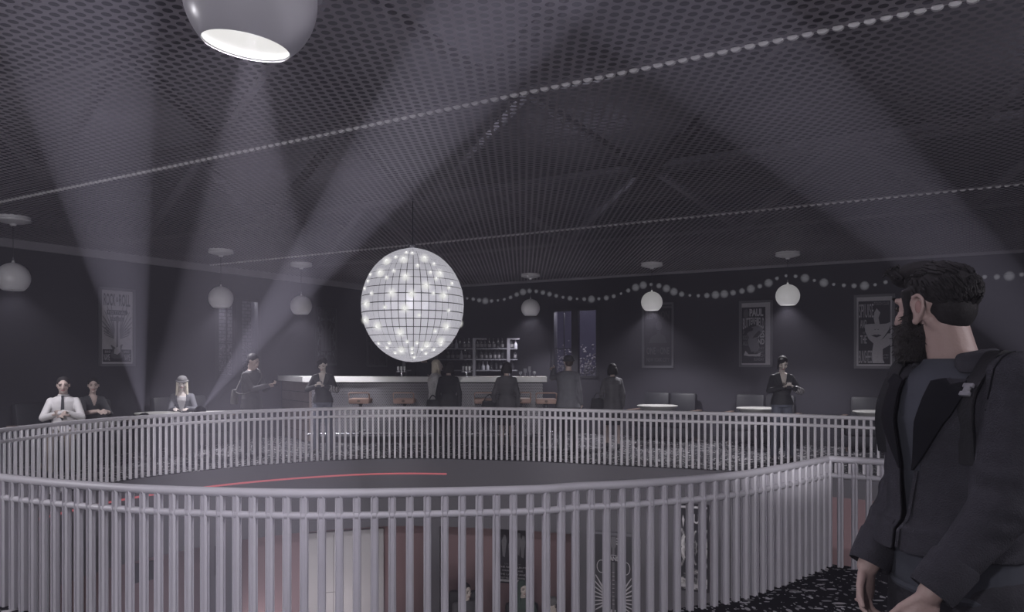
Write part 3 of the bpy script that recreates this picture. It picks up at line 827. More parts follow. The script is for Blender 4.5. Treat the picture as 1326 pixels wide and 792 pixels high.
# ---------------------------------------------------------------- tables and seats
def table(p, label, r=.38, grp='round white cafe tables'):
    t = thing('cafe_table', label, 'table', (p.x,p.y,0), 0, grp)
    obj('table_top', MB().lathe([(r*.55,.66),(r*.82,.69),(r*.95,.73),(r,.742),(r,.752),(r*.985,.757),(0.002,.757)],40), M['table_white'], t)
    obj('pedestal', MB().lathe([(.035,.02),(.03,.4),(.05,.60),(r*.5,.67)],20), M['dark_metal'], t)
    obj('base', MB().lathe([(.24,0),(.24,.012),(.05,.035)],28), M['dark_metal'], t)
    return t
table(at(851,14.5), 'round white cafe table under the dark framed poster')
table(at(982,13.7), 'round white cafe table left of the woman in a leather jacket before the right wall')
table(at(1136,12.7), 'round white cafe table beside the bearded man\'s collar, under the stencil face poster')
table(at(121,10.62), 'round white cafe table in front of the man in a tie', .36)
table(at(204,12.35), 'round white cafe table to the left of the blonde woman', .34)
table(at(275,12.5), 'round white cafe table to the right of the blonde woman', .36)
def sofa(loc, rotz, seats, label, h=.96, grp='black leather seats along the walls', cat='sofa', name='sofa'):
    t = thing(name, label, cat, loc, rotz, grp); w_ = .56; Wd = w_*seats
    obj('plinth', MB().rbox((0,.02,.18),(Wd+.10,.70,.20),.02), M['leather_black'], t)
    for k in range(seats):
        x = -Wd/2+w_*(k+.5)
        obj('seat_cushion', MB().rbox((x,-.04,.365),(w_-.02,.60,.17),.045), M['leather_black'], t)
        M_ = Matrix.Translation((x,.27,.40)) @ Matrix.Rotation(math.radians(-9),4,'X')
        obj('back_cushion', MB().rbox((0,0,(h-.42)/2),(w_-.02,.15,h-.40),.05,M=M_), M['leather_black'], t)
    for s_ in (-1,1):
        a = obj('armrest', MB().rbox((s_*(Wd/2+.07),-.02,.40),(.07,.62,.36),.02), M['leather_black'], t)
        obj('arm_cap', MB().rbox((s_*(Wd/2+.07),-.03,.60),(.095,.66,.035),.012), M['wood'], a)
        for y in (-.28,.30): obj('leg', MB().lathe([(.018,0),(.026,.09)],12,c=(s_*(Wd/2-.02),y,0)), M['wood'], t)
    return t
def r_wall(px, back): u, _ = on_right(px); return K+U*u-V*back
def l_wall(px, back): v, _ = on_left(px); return K+V*v+U*back
sofa(r_wall(872,.52), ANG_R, 2, 'two-seat black leather sofa under the dark framed poster, behind the leftmost right-wall table')
sofa(r_wall(994,.52), ANG_R, 2, 'two-seat black leather sofa behind the woman in leather jacket at the right wall')
sofa(r_wall(1146,.52), ANG_R, 2, 'two-seat black leather sofa under the stencil face poster, behind the bearded man')
sofa(l_wall(34,.62)+Vector((-.05,.0,0)), ANG_L+.15, 1, 'black leather armchair with wooden arms at the left edge, beside the man in a tie', cat='armchair', name='armchair')
sofa(l_wall(112,.55), ANG_L, 1, 'black leather armchair under the woman in a black top', cat='armchair', name='armchair')
sofa(l_wall(222,.55), ANG_L, 2, 'two-seat black leather sofa with wooden arms behind the blonde woman')
tag(obj('stool_cube', MB().rbox((0,0,.24),(.42,.40,.44),.05).lathe([(.02,0),(.02,.03)],8), M['leather_black'], loc=at(82,10.95)), 'low black leather seat under the man in a tie', 'stool')
tag(obj('stool_cube', MB().rbox((0,0,.24),(.42,.40,.44),.05).lathe([(.02,0),(.02,.03)],8), M['leather_black'], loc=at(236,13.0)), 'low black leather seat under the blonde woman', 'stool')

# ---------------------------------------------------------------- posters
def poster(name, label, loc, rotz, w_, h, sheet, frame, group='framed music posters', b=.045):
    t = thing(name, label, 'poster', loc, rotz, group)
    f = MB()
    for s_ in (-1,1):
        f.box((s_*(w_/2-b/2), -.018, 0), (b, .034, h)); f.box((0, -.018, s_*(h/2-b/2)), (w_, .034, b))
    obj('frame', f, frame, t, smooth=False)
    obj('print', MB().box((0,-.008,0),(w_-b*1.6,.012,h-b*1.6)), sheet, t, smooth=False)
    return t
YF = -.0152
def letter(t, txt, x0, x1, z0, z1, m, bold=.0): obj('lettering', text_mesh(txt, x0, x1, z0, z1, YF, bold), m, t, smooth=False)
def patch(t, poly, m, name='printed_shape', y=YF+.0004, d=.0012): return obj(name, MB().prism(poly, y-d, y), m, t, smooth=False)
def rect(x0,x1,z0,z1): return [(x0,z0),(x1,z0),(x1,z1),(x0,z1)]
def guitar(cx, z0, s_):
    b = [(-.10,0),(-.16,.03),(-.19,.10),(-.17,.17),(-.13,.22),(-.145,.28),(-.19,.36),(-.17,.38),(-.11,.34),(-.05,.30),(.03,.30),(.07,.35),(.14,.41),(.16,.39),(.13,.30),(.12,.22),(.17,.16),(.19,.09),(.15,.03),(.08,0)]
    return [(cx+x*s_, z0+z*s_) for x, z in b], rect(cx-.025*s_, cx+.025*s_, z0+.28*s_, z0+1.0*s_), [(cx-.03*s_,z0+1.0*s_),(cx+.03*s_,z0+1.0*s_),(cx+.06*s_,z0+1.12*s_),(cx+.02*s_,z0+1.20*s_),(cx-.045*s_,z0+1.16*s_)]
def wing(t, cx, z0, s_, side, m, n_=8):
    for k in range(n_):
        a = math.radians(20+k*9); L_ = s_*(.32+.09*k); r0 = .10*s_
        p = Vector((cx+side*r0, 0, z0+k*.035*s_)); d = Vector((side*math.cos(a), 0, math.sin(a))); q = Vector((-d.z,0,d.x))*.022*s_
        patch(t, [((p-q).x,(p-q).z),((p+d*L_-q*.6).x,(p+d*L_-q*.6).z),((p+d*L_*1.06).x,(p+d*L_*1.06).z),((p+d*L_+q*.6).x,(p+d*L_+q*.6).z),((p+q).x,(p+q).z)], m, 'wing_feather')
def hang_right(px0, px1, y0, y1):
    a, d0 = on_right(px0); b, d1 = on_right(px1); u = (a+b)/2; d = (d0+d1)/2
    zc = EYE+(470-(y0+y1)/2)/FOC*d; return K+U*u-V*.002+Vector((0,0,zc)), b-a, (y1-y0)/FOC*d
def hang_left(px0, px1, y0, y1):
    a, d0 = on_left(px0); b, d1 = on_left(px1); v = (a+b)/2; d = (d0+d1)/2
    zc = EYE+(470-(y0+y1)/2)/FOC*d; return K+V*v+U*.002+Vector((0,0,zc)), b-a, (y1-y0)/FOC*d
P_ = M['poster_pale']; I_ = M['ink']; G_ = M['poster_mid']; D_ = M['poster_dim']
# rock & roll festival
p, w_, h = hang_left(127, 174, 373, 474)
t = poster('festival_poster', 'pale framed poster reading rock and roll festival with a winged guitar, left wall', p, ANG_L, w_, h, P_, M['frame'])
A = w_/2-.09; B = h/2
letter(t, 'ROCK', -A, -.05*w_, B-.31, B-.10, I_, .02); letter(t, '&', -.035*w_, .035*w_, B-.24, B-.15, I_); letter(t, 'ROLL', .05*w_, A, B-.31, B-.10, I_, .02)
patch(t, [(-.28*w_,B-.38),(.26*w_,B-.38),(.26*w_,B-.36),(.30*w_,B-.42),(.26*w_,B-.46),(-.28*w_,B-.46)], I_, 'ribbon'); letter(t, 'FESTIVAL', -.25*w_, .24*w_, B-.445, B-.395, P_)
patch(t, [(-.20*w_,B-.505),(.20*w_,B-.505),(.17*w_,B-.535),(.20*w_,B-.565),(-.20*w_,B-.565),(-.17*w_,B-.535)], I_, 'ribbon'); letter(t, 'ROCK & ROLL', -.16*w_, .16*w_, B-.552, B-.515, P_)
for sd in (-1,1): wing(t, 0, -B+.48, .52, sd, G_, 8)
patch(t, rect(-A-.02,A+.02,-B+.075,-B+.29), I_, 'dark_band')
g = guitar(0, -B+.13, .62)
for q in g: patch(t, q, D_, 'guitar', YF-.0012)
patch(t, [(.0,-B+.20),(.06,-B+.25),(.05,-B+.36),(-.05,-B+.30),(-.06,-B+.22)], P_, 'pick_guard', YF-.0025)
letter(t, 'STAR', -A+.01, -.22*w_, B-.80, B-.68, D_); letter(t, 'STAR', .22*w_, A-.01, B-.80, B-.68, D_)
letter(t, 'BAND', -A+.02, -A+.12, -B+.23, -B+.27, P_); letter(t, 'BAND', A-.12, A-.02, -B+.23, -B+.27, P_)
letter(t, 'NAME', -A, -.20*w_, -B+.10, -B+.21, P_); letter(t, 'NAME', .20*w_, A, -B+.10, -B+.21, P_)
# dim posters further along the left wall
def smudge_sheet(name, pale, dark, scale, thr):
    m = bpy.data.materials.new(name); m.use_nodes = True
    nt = m.node_tree; N = nt.nodes; L = nt.links; b = N['Principled BSDF']; b.inputs['Roughness'].default_value = .8
    tc = N.new('ShaderNodeTexCoord'); mp = N.new('ShaderNodeMapping'); mp.inputs['Scale'].default_value = (1.0,1,.55); L.new(tc.outputs['Object'], mp.inputs[0])
    ab = N.new('ShaderNodeVectorMath'); ab.operation = 'ABSOLUTE'; L.new(mp.outputs[0], ab.inputs[0])
    nz = N.new('ShaderNodeTexNoise'); nz.inputs['Scale'].default_value = scale; nz.inputs['Detail'].default_value = 5; nz.inputs['Distortion'].default_value = 1.2; L.new(ab.outputs[0], nz.inputs['Vector'])
    cr = N.new('ShaderNodeValToRGB'); cr.color_ramp.elements[0].position = thr-.06; cr.color_ramp.elements[1].position = thr+.10
    cr.color_ramp.elements[0].color = (*dark,1); cr.color_ramp.elements[1].color = (*pale,1)
    L.new(nz.outputs['Fac'], cr.inputs[0]); L.new(cr.outputs[0], b.inputs['Base Color']); return m
p, w_, h = hang_left(408, 435, 398, 473)
t = poster('dark_poster', 'tall dim framed poster with a pale crowned figure, left wall behind the phone woman', p, ANG_L, w_, h, smudge_sheet('dim_figure_print', (.11,.11,.125), (.03,.029,.038), 14, .55), M['frame_dark'])
for dx, hh in ((0,.52),(-.17,.30),(.17,.30)):
    patch(t, [(dx*w_-.05,-.25*h),(dx*w_+.05,-.25*h),(dx*w_+.045,hh*h-.2*h),(dx*w_,hh*h-.16*h),(dx*w_-.045,hh*h-.2*h)], D_, 'pale_figure')
for sd in (-1,1): patch(t, [(sd*.06*w_,.10*h),(sd*.27*w_,.24*h),(sd*.25*w_,.16*h),(sd*.12*w_,.05*h)], D_, 'crown_spike')
p, w_, h = hang_left(474, 500, 408, 475)
t = poster('dark_poster', 'very dark framed poster on the left wall, half hidden by the mirror ball', p, ANG_L, w_, h, smudge_sheet('dark_print', (.06,.058,.07), (.025,.024,.032), 9, .55), M['frame_dark'])
# right wall
p, w_, h = hang_right(832, 873, 392, 476)
t = poster('dark_poster', 'dim framed poster reading one to one, New York City, behind the hanging globe', p, ANG_R, w_, h, M['ink'], M['frame'])
A = w_/2-.10; B = h/2; Q_ = D_
patch(t, rect(-w_/2+.05,w_/2-.05,B-.12,B-.07), D_, 'pale_band')
letter(t, 'LENNON', -A, A, B-.34, B-.17, mat('faint_ink',(.05,.048,.058)), .02)
letter(t, 'ONE', -A, -.07*w_, -B+.28, -B+.43, D_, .02); letter(t, 'TO', -.045*w_, .045*w_, -B+.32, -B+.38, D_); letter(t, 'ONE', .07*w_, A, -B+.28, -B+.43, D_, .02)
letter(t, 'NEW YORK CITY', -A, A, -B+.13, -B+.21, D_, .01)
patch(t, [(-.02,.12),(.06,.10),(.09,.18),(.07,.27),(.01,.30),(-.04,.26),(-.05,.18)], D_, 'pale_face'); patch(t, [(-.20,-.16),(.20,-.16),(.15,-.02),(.06,.03),(.05,.09),(-.01,.09),(-.02,.03),(-.14,-.02)], mat('faint_shape',(.045,.044,.053)), 'shoulders')
# blues band
p, w_, h = hang_right(957.5, 1001, 389, 475)
t = poster('band_poster', 'pale framed poster with dense hand lettering around a curled figure, beside the brightest globe', p, ANG_R, w_, h, P_, M['frame'])
A = w_/2-.075; B = h/2
patch(t, rect(-w_/2+.05, w_/2-.14, -B+.075, B-.13), I_, 'dark_field'); A0 = -w_/2+.07; A1 = w_/2-.16
YF2 = YF-.0013
def letter2(txt, x0, x1, z0, z1, m=P_, bold=.03): obj('lettering', text_mesh(txt, x0, x1, z0, z1, YF2, bold), m, t, smooth=False)
letter2('PAUL', A0+.13, A1-.02, B-.31, B-.16, P_, .05)
word = 'BUTTERFIELD'
for i, ch in enumerate(word):
    f0 = i/len(word); f1 = (i+.86)/len(word); c_ = abs((f0+f1)/2-.5)*2
    letter2(ch, A0+(A1-A0)*f0, A0+(A1-A0)*f1, B-.45-.12*c_, B-.33-.01*c_)
letter2('BLUES', A1-.24, A1, -.06*h, .05*h); letter2('BAND', A1-.22, A1, -.16*h, -.075*h)
for i, x in enumerate(('FRIDAY','SATURDAY','MARCH','SUNDAY')): letter2(x, A1-.20, A1, -.24*h-.055*h*i, -.195*h-.055*h*i, G_)
for i, x in enumerate(('THE','JAZZ','ROCK','ALL')): letter2(x, A0, A0+.10, .08*h-.085*h*i, .15*h-.085*h*i, G_)
patch(t, [(A0+.02,B-.32),(A0+.06,B-.34),(A0+.11,B-.30),(A0+.12,B-.22),(A0+.08,B-.16),(A0+.03,B-.18),(A0+.01,B-.25)], D_, 'medallion', YF2)
dn = lambda q: [(x*.9, z*.80-.085) for x, z in q]
patch(t, dn([(-.16,-.16),(-.10,-.33),(.04,-.33),(.08,-.22),(.05,-.10),(.02,-.02),(.12,.12),(.16,.22),(.06,.30),(-.08,.28),(-.17,.22),(-.20,.12),(-.15,.02),(-.17,-.06)]), G_, 'curled_figure', YF2)
patch(t, dn([(-.24,.12),(-.20,.10),(-.15,.16),(-.07,.18),(-.05,.24),(-.12,.28),(-.21,.26),(-.25,.2)]), I_, 'dark_hair', YF2-.0012)
patch(t, dn([(-.07,.0),(.04,.03),(.11,.13),(.07,.19),(-.01,.1)]), I_, 'dark_fold', YF2-.0012)
patch(t, [(A0+.02,-.42),(A0+.12,-.44),(.08,-.44),(.10,-.36),(.02,-.40),(-.14,-.40),(-.20,-.33)], P_, 'pale_swirl', YF2)
# stencil face
p, w_, h = hang_right(1106, 1159, 381, 477)
t = poster('band_poster', 'framed black and white stencil face poster with tall narrow lettering, by the bearded man', p, ANG_R, w_, h, P_, M['frame'])
B = h/2; A0 = -w_/2+.085; A1 = w_/2-.085
patch(t, rect(A0-.01, A1+.01, -B+.08, B-.12), I_, 'dark_field')
letter2('SPIUISE', A0, A0+.36*w_, B-.42, B-.17, P_, .0); letter2('AND', A0+.02, A0+.19*w_, .05*h, .16*h, P_, .01); letter2('AND', A0+.06, A0+.15*w_, -.03*h, .0*h, G_)
letter2('THE', A0+.02, A0+.19*w_, -.16*h, -.05*h, P_, .01); letter2('BUNSHEES', A0, A0+.32*w_, -B+.10, -B+.33, P_, .0)
letter2('TOUCH CLUB', A1-.26, A1-.01, B-.20, B-.14, G_)
fx = .06*w_
patch(t, [(fx-.20,.13),(fx-.10,.14),(fx-.03,.14),(fx-.05,.24),(fx-.04,.34),(fx,.42),(fx+.06,.34),(fx+.03,.24),(fx+.05,.13),(fx+.16,.14),(fx+.24,.17),(fx+.20,.03),(fx+.12,-.10),(fx+.04,-.20),(fx-.05,-.22),(fx-.13,-.14),(fx-.19,.0)], P_, 'stencil_face', YF2)
patch(t, [(fx-.05,-.20),(fx+.02,-.20),(fx+.12,-.12),(fx+.18,-.04),(fx+.30,-.04),(fx+.31,-.14),(fx+.20,-.26),(fx+.10,-.32),(fx+.10,-.50),(fx+.13,-B+.10),(fx-.07,-B+.10),(fx-.08,-.40)], P_, 'stencil_hand', YF2)
patch(t, [(fx-.09,-.075),(fx-.03,-.055),(fx,-.063),(fx+.03,-.055),(fx+.08,-.075),(fx,-.11)], I_, 'stencil_lips', YF2-.0013)
for sd in (-1,1): patch(t, rect(fx+sd*.025-.01,fx+sd*.025+.01,.03,.04), I_, 'nostril', YF2-.0013)
letter2('LIVE', A1-.2, A1-.02, -B+.23, -B+.26, G_); letter2('TONIGHT', A1-.2, A1-.02, -B+.18, -B+.21, G_)

# ---------------------------------------------------------------- lower storey
def wall_pt(px, poly):           # where column px meets an outline on its far side
    best = None
    for i in range(len(poly)):
        a, b = poly[i], poly[(i+1)%len(poly)]
        fa_ = a.x-(px-663)/FOC*a.y; fb = b.x-(px-663)/FOC*b.y
        if fa_*fb <= 0 and abs(fa_-fb) > 1e-9:
            q = a.lerp(b, fa_/(fa_-fb))
            if q.y > 5 and (best is None or q.y > best.y): best = q
    return best
def lower_hang(px0, px1, y0, y1, poly, off):
    a = wall_pt(px0, poly); b = wall_pt(px1, poly); d = (a.y+b.y)/2; t_ = (b-a); c = (a+b)/2; n_ = Vector((t_.y,-t_.x)).normalized()
    c = c+n_*off; return Vector((c.x,c.y,EYE+(470-(y0+y1)/2)/FOC*d)), math.atan2(t_.y,t_.x), t_.length, (y1-y0)/FOC*d
flush_line = offset(well, -.058)
p, rz, w_, h = lower_hang(395, 496, 686, 826, inner, .04)
t = thing('wall_panel', 'large glossy white panel on the red wall of the lower floor', 'panel', p, rz)
pn = obj('panel_sheet', MB().rbox((0,-.02,0),(w_,.05,h),.01), M['white_panel'], t)
obj('panel_joint', MB().box((-.15*w_,-.046,.1),(.008,.004,h-.3)).box((-.15*w_,-.046,-.05*h),(.3,.004,.008)), M['frame'], pn, smooth=False)
p, rz, w_, h = lower_hang(644, 687, 674, 753, inner, .07)
t = poster('band_poster', 'dark poster of pale figures above white lettering on the lower red wall', p, rz, w_, h, M['ink'], M['ink'], 'posters on the lower floor', .02)
for dx, dz in ((-.14,.10),(-.03,.04),(.10,.14),(.17,.10)):
    x = dx*w_*1.8; z = dz*h; patch(t, [(x-.03,z-.18),(x+.01,z-.20),(x+.03,z-.02),(x+.045,z+.08),(x+.03,z+.14),(x+.03,z+.19),(x-.01,z+.20),(x-.02,z+.15),(x-.05,z+.09)], G_, 'pale_figure')
for i, (x, q) in enumerate((('Live from Town',.55),('THE NEW ALBUM,',.9),('STRAIGHT & LANE,',.7),('THE LAST STAND',.9),('OUT NOW EVERYWHERE',.8))):
    letter(t, x, -w_*.5*q+.02, w_*.5*q-.02, -h*.17-.058*h*i-.03*h, -h*.17-.058*h*i, M['bright_print'] if i else G_)
patch(t, rect(-w_/2+.02,w_/2-.02,-h/2+.02,-h/2+.06), M['bright_print'], 'pale_band')
p, rz, w_, h = lower_hang(277, 287, 705, 743, [Vector((q.x,q.y)) for q in flush_line], .03)
t = poster('small_poster', 'small dark poster at the left edge of a grey column on the lower floor', p, rz, w_, h, D_, I_, 'posters on the lower floor', .015)
letter(t, 'ONE', -w_*.35, w_*.35, .12*h, .32*h, G_, .02); letter(t, 'BIT', -w_*.35, w_*.35, -.3*h, -.06*h, G_, .02)
p, rz, w_, h = lower_hang(165, 206, 727, 751, inner, .03)
tag(obj('notice_board', MB().rbox((0,-.02,0),(w_,.04,h),.008), M['black'], loc=p, rotz=rz), 'black rectangular board on the lower red wall, far left', 'board')
p, rz, w_, h = lower_hang(769, 822, 689, 832, flush_line, .03)
t = poster('guitar_poster', 'dark poster of an upright winged guitar with a pale frame rail on the lower floor', p, rz, w_, h, mat('charcoal_sheet',(.035,.034,.042)), M['fascia'], 'posters on the lower floor', .03)
B = h/2; BR = M['bright_print']
patch(t, rect(-w_/2,w_/2,B-.03,B+.01), M['shelf'], 'frame_rail', YF-.02, .012)
hd = [(-.03,B-.22),(.03,B-.22),(.05,B-.14),(.03,B-.06),(-.03,B-.06),(-.05,B-.14)]
patch(t, hd, G_, 'headstock'); patch(t, rect(-.017,.017,B-1.45,B-.22), G_, 'guitar_neck')
for k in range(3):
    for sd in (-1,1): patch(t, rect(sd*.055-.01,sd*.055+.01,B-.17+.04*k,B-.155+.04*k), BR, 'tuning_peg')
for k in range(9): patch(t, rect(-.017,.017,B-.60-.06*k,B-.592-.06*k), BR, 'fret', YF-.001)
patch(t, [(-.13,B-.34),(.13,B-.34),(.15,B-.44),(-.15,B-.44)], I_, 'badge', YF-.001); obj('lettering', text_mesh('BAND', -.10, .10, B-.42, B-.35, YF-.0025, .03), BR, t)
def ring_shape(cx, cz, rx_, rz_, wd, m, nm, a0=0, a1=360):
    n_ = 24; q = []
    o1 = [(cx+rx_*math.cos(math.radians(a0+(a1-a0)*i/n_)), cz+rz_*math.sin(math.radians(a0+(a1-a0)*i/n_))) for i in range(n_+1)]
    o2 = [(cx+(rx_-wd)*math.cos(math.radians(a0+(a1-a0)*i/n_)), cz+(rz_-wd)*math.sin(math.radians(a0+(a1-a0)*i/n_))) for i in range(n_+1)]
    mb_ = MB()
    for i in range(n_): mb_.prism([o1[i],o1[i+1],o2[i+1],o2[i]], YF-.0016, YF-.0004)
    obj(nm, mb_, m, t, smooth=False)
for sd in (-1,1):
    ring_shape(sd*.19, B-.52, .07, .10, .012, BR, 'scroll')
    ring_shape(sd*.12, B-1.34, .09, .11, .012, BR, 'scroll')
    for k in range(8):
        a = math.radians(58-k*13); L_ = .24-.012*k; x = sd*.15; z = B-.86-.035*k; d = Vector((sd*math.cos(a),0,math.sin(a))); q = Vector((-d.z,0,d.x))*.014
        pp = Vector((x,0,z)); patch(t, [((pp-q).x,(pp-q).z),((pp+d*L_-q*.5).x,(pp+d*L_-q*.5).z),((pp+d*L_+q*.5).x,(pp+d*L_+q*.5).z),((pp+q).x,(pp+q).z)], BR, 'wing_feather')
ring_shape(0, B-.40, .16, .07, .012, BR, 'badge_ring', 0, 180)
patch(t, [(-.05,B-.72),(-.09,B-.85),(-.06,B-.98),(.06,B-.98),(.09,B-.85),(.05,B-.72)], D_, 'guitar_body'); patch(t, rect(-.04,.04,B-1.24,B-1.16), BR, 'bridge')
def loud(label, px0, px1, y0, y1):
    global t
    p, rz, w_, h = lower_hang(px0, px1, y0, y1, flush_line, .03)
    t = poster('loud_poster', label, p, rz, w_, h, smudge_sheet('tangled_print', (.62,.60,.63), (.02,.02,.028), 11, .53), I_, 'posters on the lower floor', .025)
    patch(t, rect(-w_/2+.03,w_/2-.03,h/2-.06,h/2-.02), BR, 'pale_band'); patch(t, rect(-w_/2+.03,w_/2-.03,-h/2+.05,-h/2+.10), BR, 'pale_band')
    patch(t, rect(-w_/2+.03,w_/2-.03,h/2-.36,h/2-.06), I_, 'dark_field')
    z = h/2-.28
    obj('lettering', text_mesh('ILUI', -w_*.24, w_*.24, z, z+.14, YF-.0025, .02), BR, t)
    for sd in (-1,1):      # spiked first and last letters
        x = sd*w_*.36; q = MB()
        for dx, top, bot in ((-.06*sd,.15,.0),(0,.12,-.07),(.05*sd,.22,-.04)):
            q.prism([(x+dx-.018,z+top*.4),(x+dx,z+bot),(x+dx+.018,z+top*.4),(x+dx+.004*sd,z+top)], YF-.0026, YF-.0014)
        obj('spiked_letter', q, BR, t, smooth=False)
loud('black and white poster of tangled art with spiked lettering, on the lower floor', 880, 919, 652, 764)
loud('black and white poster of tangled art, mostly hidden behind the near railing bend', 1002, 1034, 678, 762)
sofa(at(601,12.05,LOW), 0, 1, 'black leather armchair on the lower floor under the seated man', h=1.10, grp='black seats on the lower floor', cat='armchair', name='armchair')
sofa(at(676,12.25,LOW), 0, 1, 'black leather armchair on the lower floor under the person in a green hood', h=.85, grp='black seats on the lower floor', cat='armchair', name='armchair')
sofa(at(222,10.9,LOW), .9, 1, 'dark armchair on the lower floor far left beneath the red wall', h=1.0, grp='black seats on the lower floor', cat='armchair', name='armchair')
# ---------------------------------------------------------------- people
M['jacket_leather'] = mat('soft_black_leather', (.034,.034,.040), .55, var=.25, spec=.25, bump=.2, bscale=60)
M['skin'] = mat('skin', (.42,.33,.305), .55, var=.08, scale=8)
M['skin_pale'] = mat('fair_skin', (.60,.53,.50), .55, var=.06, scale=8)
M['hair_dark'] = mat('dark_hair', (.018,.016,.018), .65, var=.5, spec=.2, scale=60, bump=.5, bscale=120)
M['hair_brown'] = mat('brown_hair', (.05,.038,.034), .65, var=.5, spec=.2, scale=60, bump=.5, bscale=120)
M['hair_blonde'] = mat('blonde_hair', (.66,.60,.50), .5, var=.25, scale=60, bump=.4, bscale=120)
M['denim'] = mat('blue_grey_denim', (.115,.125,.165), .85, var=.2, scale=12, bump=.2, bscale=120)
M['dark_cloth'] = mat('dark_cloth', (.028,.028,.034), .85, var=.25, scale=12)
M['grey_cloth'] = mat('grey_cloth', (.085,.083,.093), .85, var=.2, scale=10)
M['coat_grey'] = mat('grey_coat', (.13,.13,.15), .85, var=.2, scale=10)
M['shirt_white'] = mat('white_shirt', (.56,.54,.56), .8, var=.06, scale=8)
M['tan_cloth'] = mat('tan_trousers', (.26,.22,.19), .85)
M['knit'] = mat('knit_cap', (.05,.048,.055), .9, var=.3, scale=50, bump=.5, bscale=90)
M['knit_grey'] = mat('grey_knit_cap', (.14,.135,.14), .9, var=.3, scale=50, bump=.5, bscale=90)
M['fur'] = mat('pale_fur', (.78,.76,.76), .95, var=.4, scale=30, bump=1.0, bscale=60)
M['green_cloth'] = mat('dark_green_cloth', (.05,.078,.066), .9)
M['lip'] = mat('lips', (.28,.11,.11), .5)
M['eye'] = mat('eye', (.03,.025,.025), .2)
M['shoe'] = mat('black_shoe', (.02,.02,.022), .4)
M['phone'] = mat('phone_body', (.05,.05,.06), .2)
M['zebra'] = bpy.data.materials.new('zebra_cuff'); M['zebra'].use_nodes = True
nt = M['zebra'].node_tree; wv = nt.nodes.new('ShaderNodeTexWave'); wv.inputs['Scale'].default_value = 14; wv.inputs['Distortion'].default_value = 6
tc = nt.nodes.new('ShaderNodeTexCoord'); nt.links.new(tc.outputs['Object'], wv.inputs[0]); cr = nt.nodes.new('ShaderNodeValToRGB'); cr.color_ramp.interpolation = 'CONSTANT'
cr.color_ramp.elements[0].color = (.03,.03,.035,1); cr.color_ramp.elements[1].position = .5; cr.color_ramp.elements[1].color = (.55,.53,.55,1)
nt.links.new(wv.outputs['Fac'], cr.inputs[0]); nt.links.new(cr.outputs[0], nt.nodes['Principled BSDF'].inputs['Base Color'])

def melt(mb, voxel, smooth=4, cut=None, solid=0.0, fac=.5, dec=None):
    # fuse overlapping rounded volumes into one continuous skin
    me = bpy.data.meshes.new('s'); me.from_pydata(mb.v, [], mb.f); me.update()
    bm = bmesh.new(); bm.from_mesh(me); bmesh.ops.recalc_face_normals(bm, faces=bm.faces); bm.to_mesh(me); bm.free()
    o = bpy.data.objects.new('s', me); C.objects.link(o)
    r = o.modifiers.new('r', 'REMESH'); r.mode = 'VOXEL'; r.voxel_size = voxel
    if smooth: q = o.modifiers.new('s', 'SMOOTH'); q.factor = fac; q.iterations = smooth
    res = bpy.data.meshes.new_from_object(o.evaluated_get(bpy.context.evaluated_depsgraph_get()))
    bpy.data.objects.remove(o); bpy.data.meshes.remove(me)
    if cut or solid:
        bm = bmesh.new(); bm.from_mesh(res)
        if cut:
            kill = [f for f in bm.faces if cut(f.calc_center_median())]
            bmesh.ops.delete(bm, geom=kill, context='FACES')
        if solid: bmesh.ops.solidify(bm, geom=bm.faces[:], thickness=-solid)
        bm.to_mesh(res); bm.free()
    for p in res.polygons: p.use_smooth = True
    return res

def elbow_of(a, b, l1, l2, pole):
    d = b-a; L = min(d.length, (l1+l2)*.999); dn = d.normalized()
    x = (l1*l1-l2*l2+L*L)/(2*L); h = math.sqrt(max(0, l1*l1-x*x))
    p = pole-dn*pole.dot(dn)
    if p.length < 1e-6: p = Vector((1,0,0))
    return a+dn*x+p.normalized()*h
def hand(mb, w_, d, n, side, s=1.0, curl=.5, thumb=.5, rad=1.0, spread=.72):
    # w_ wrist, d along the fingers, n out of the back of the hand, side: direction of the thumb
    d = d.normalized(); n = (n-d*n.dot(d)).normalized(); a = d.cross(n).normalized()
    if a.dot(side) < 0: a = -a                       # a points towards the thumb
    pl = w_+d*.085*s
    mb.loft([(w_+d*.0*s, a*.026*s, n*.019*s), (w_+d*.03*s, a*.034*s, n*.017*s), (w_+d*.07*s, a*.041*s, n*.015*s), (w_+d*.095*s, a*.039*s, n*.012*s), (w_+d*.10*s, a*.028*s, n*.008*s)], 14)
    for k, (off, L, r) in enumerate(((.029,.072,.0092),(.010,.080,.0095),(-.010,.074,.0090),(-.028,.058,.0080))):
        p = w_+d*(.088-.004*abs(k-1))*s+a*off*s; q = d; c = curl*(.9+.12*k)
        for j, f in enumerate((.46,.32,.22)):
            ang = c*(.55,.75,.6)[j]
            q = (q*math.cos(ang)-n*math.sin(ang)); nn = None
            n2 = (n-q*n.dot(q)); e = p+q*L*f*s
            mb.cap(p, e, r*s*rad*(1-.10*j), r*s*rad*(.93-.12*j), 8); p = e
            n = n2.normalized() if n2.length > 1e-4 else n
        n = (n-d*n.dot(d)); n = n.normalized() if n.length > 1e-4 else d.cross(a)
        n = d.cross(a) if n.dot(d.cross(a)) > 0 else a.cross(d)
    t0 = w_+d*.022*s+a*.024*s; td = (d*.62+a*spread-n*.25*thumb).normalized(); t1 = t0+td*.042*s
    td2 = (d*.9+a*.30-n*.45*thumb).normalized(); t2 = t1+td2*.032*s; t3 = t2+(td2-n*.15).normalized()*.024*s
    mb.cap(t0, t1, .0145*s, .0115*s, 8); mb.cap(t1, t2, .0112*s*rad, .0098*s*rad, 8); mb.cap(t2, t3, .0098*s*rad, .0075*s*rad, 8)
    return mb

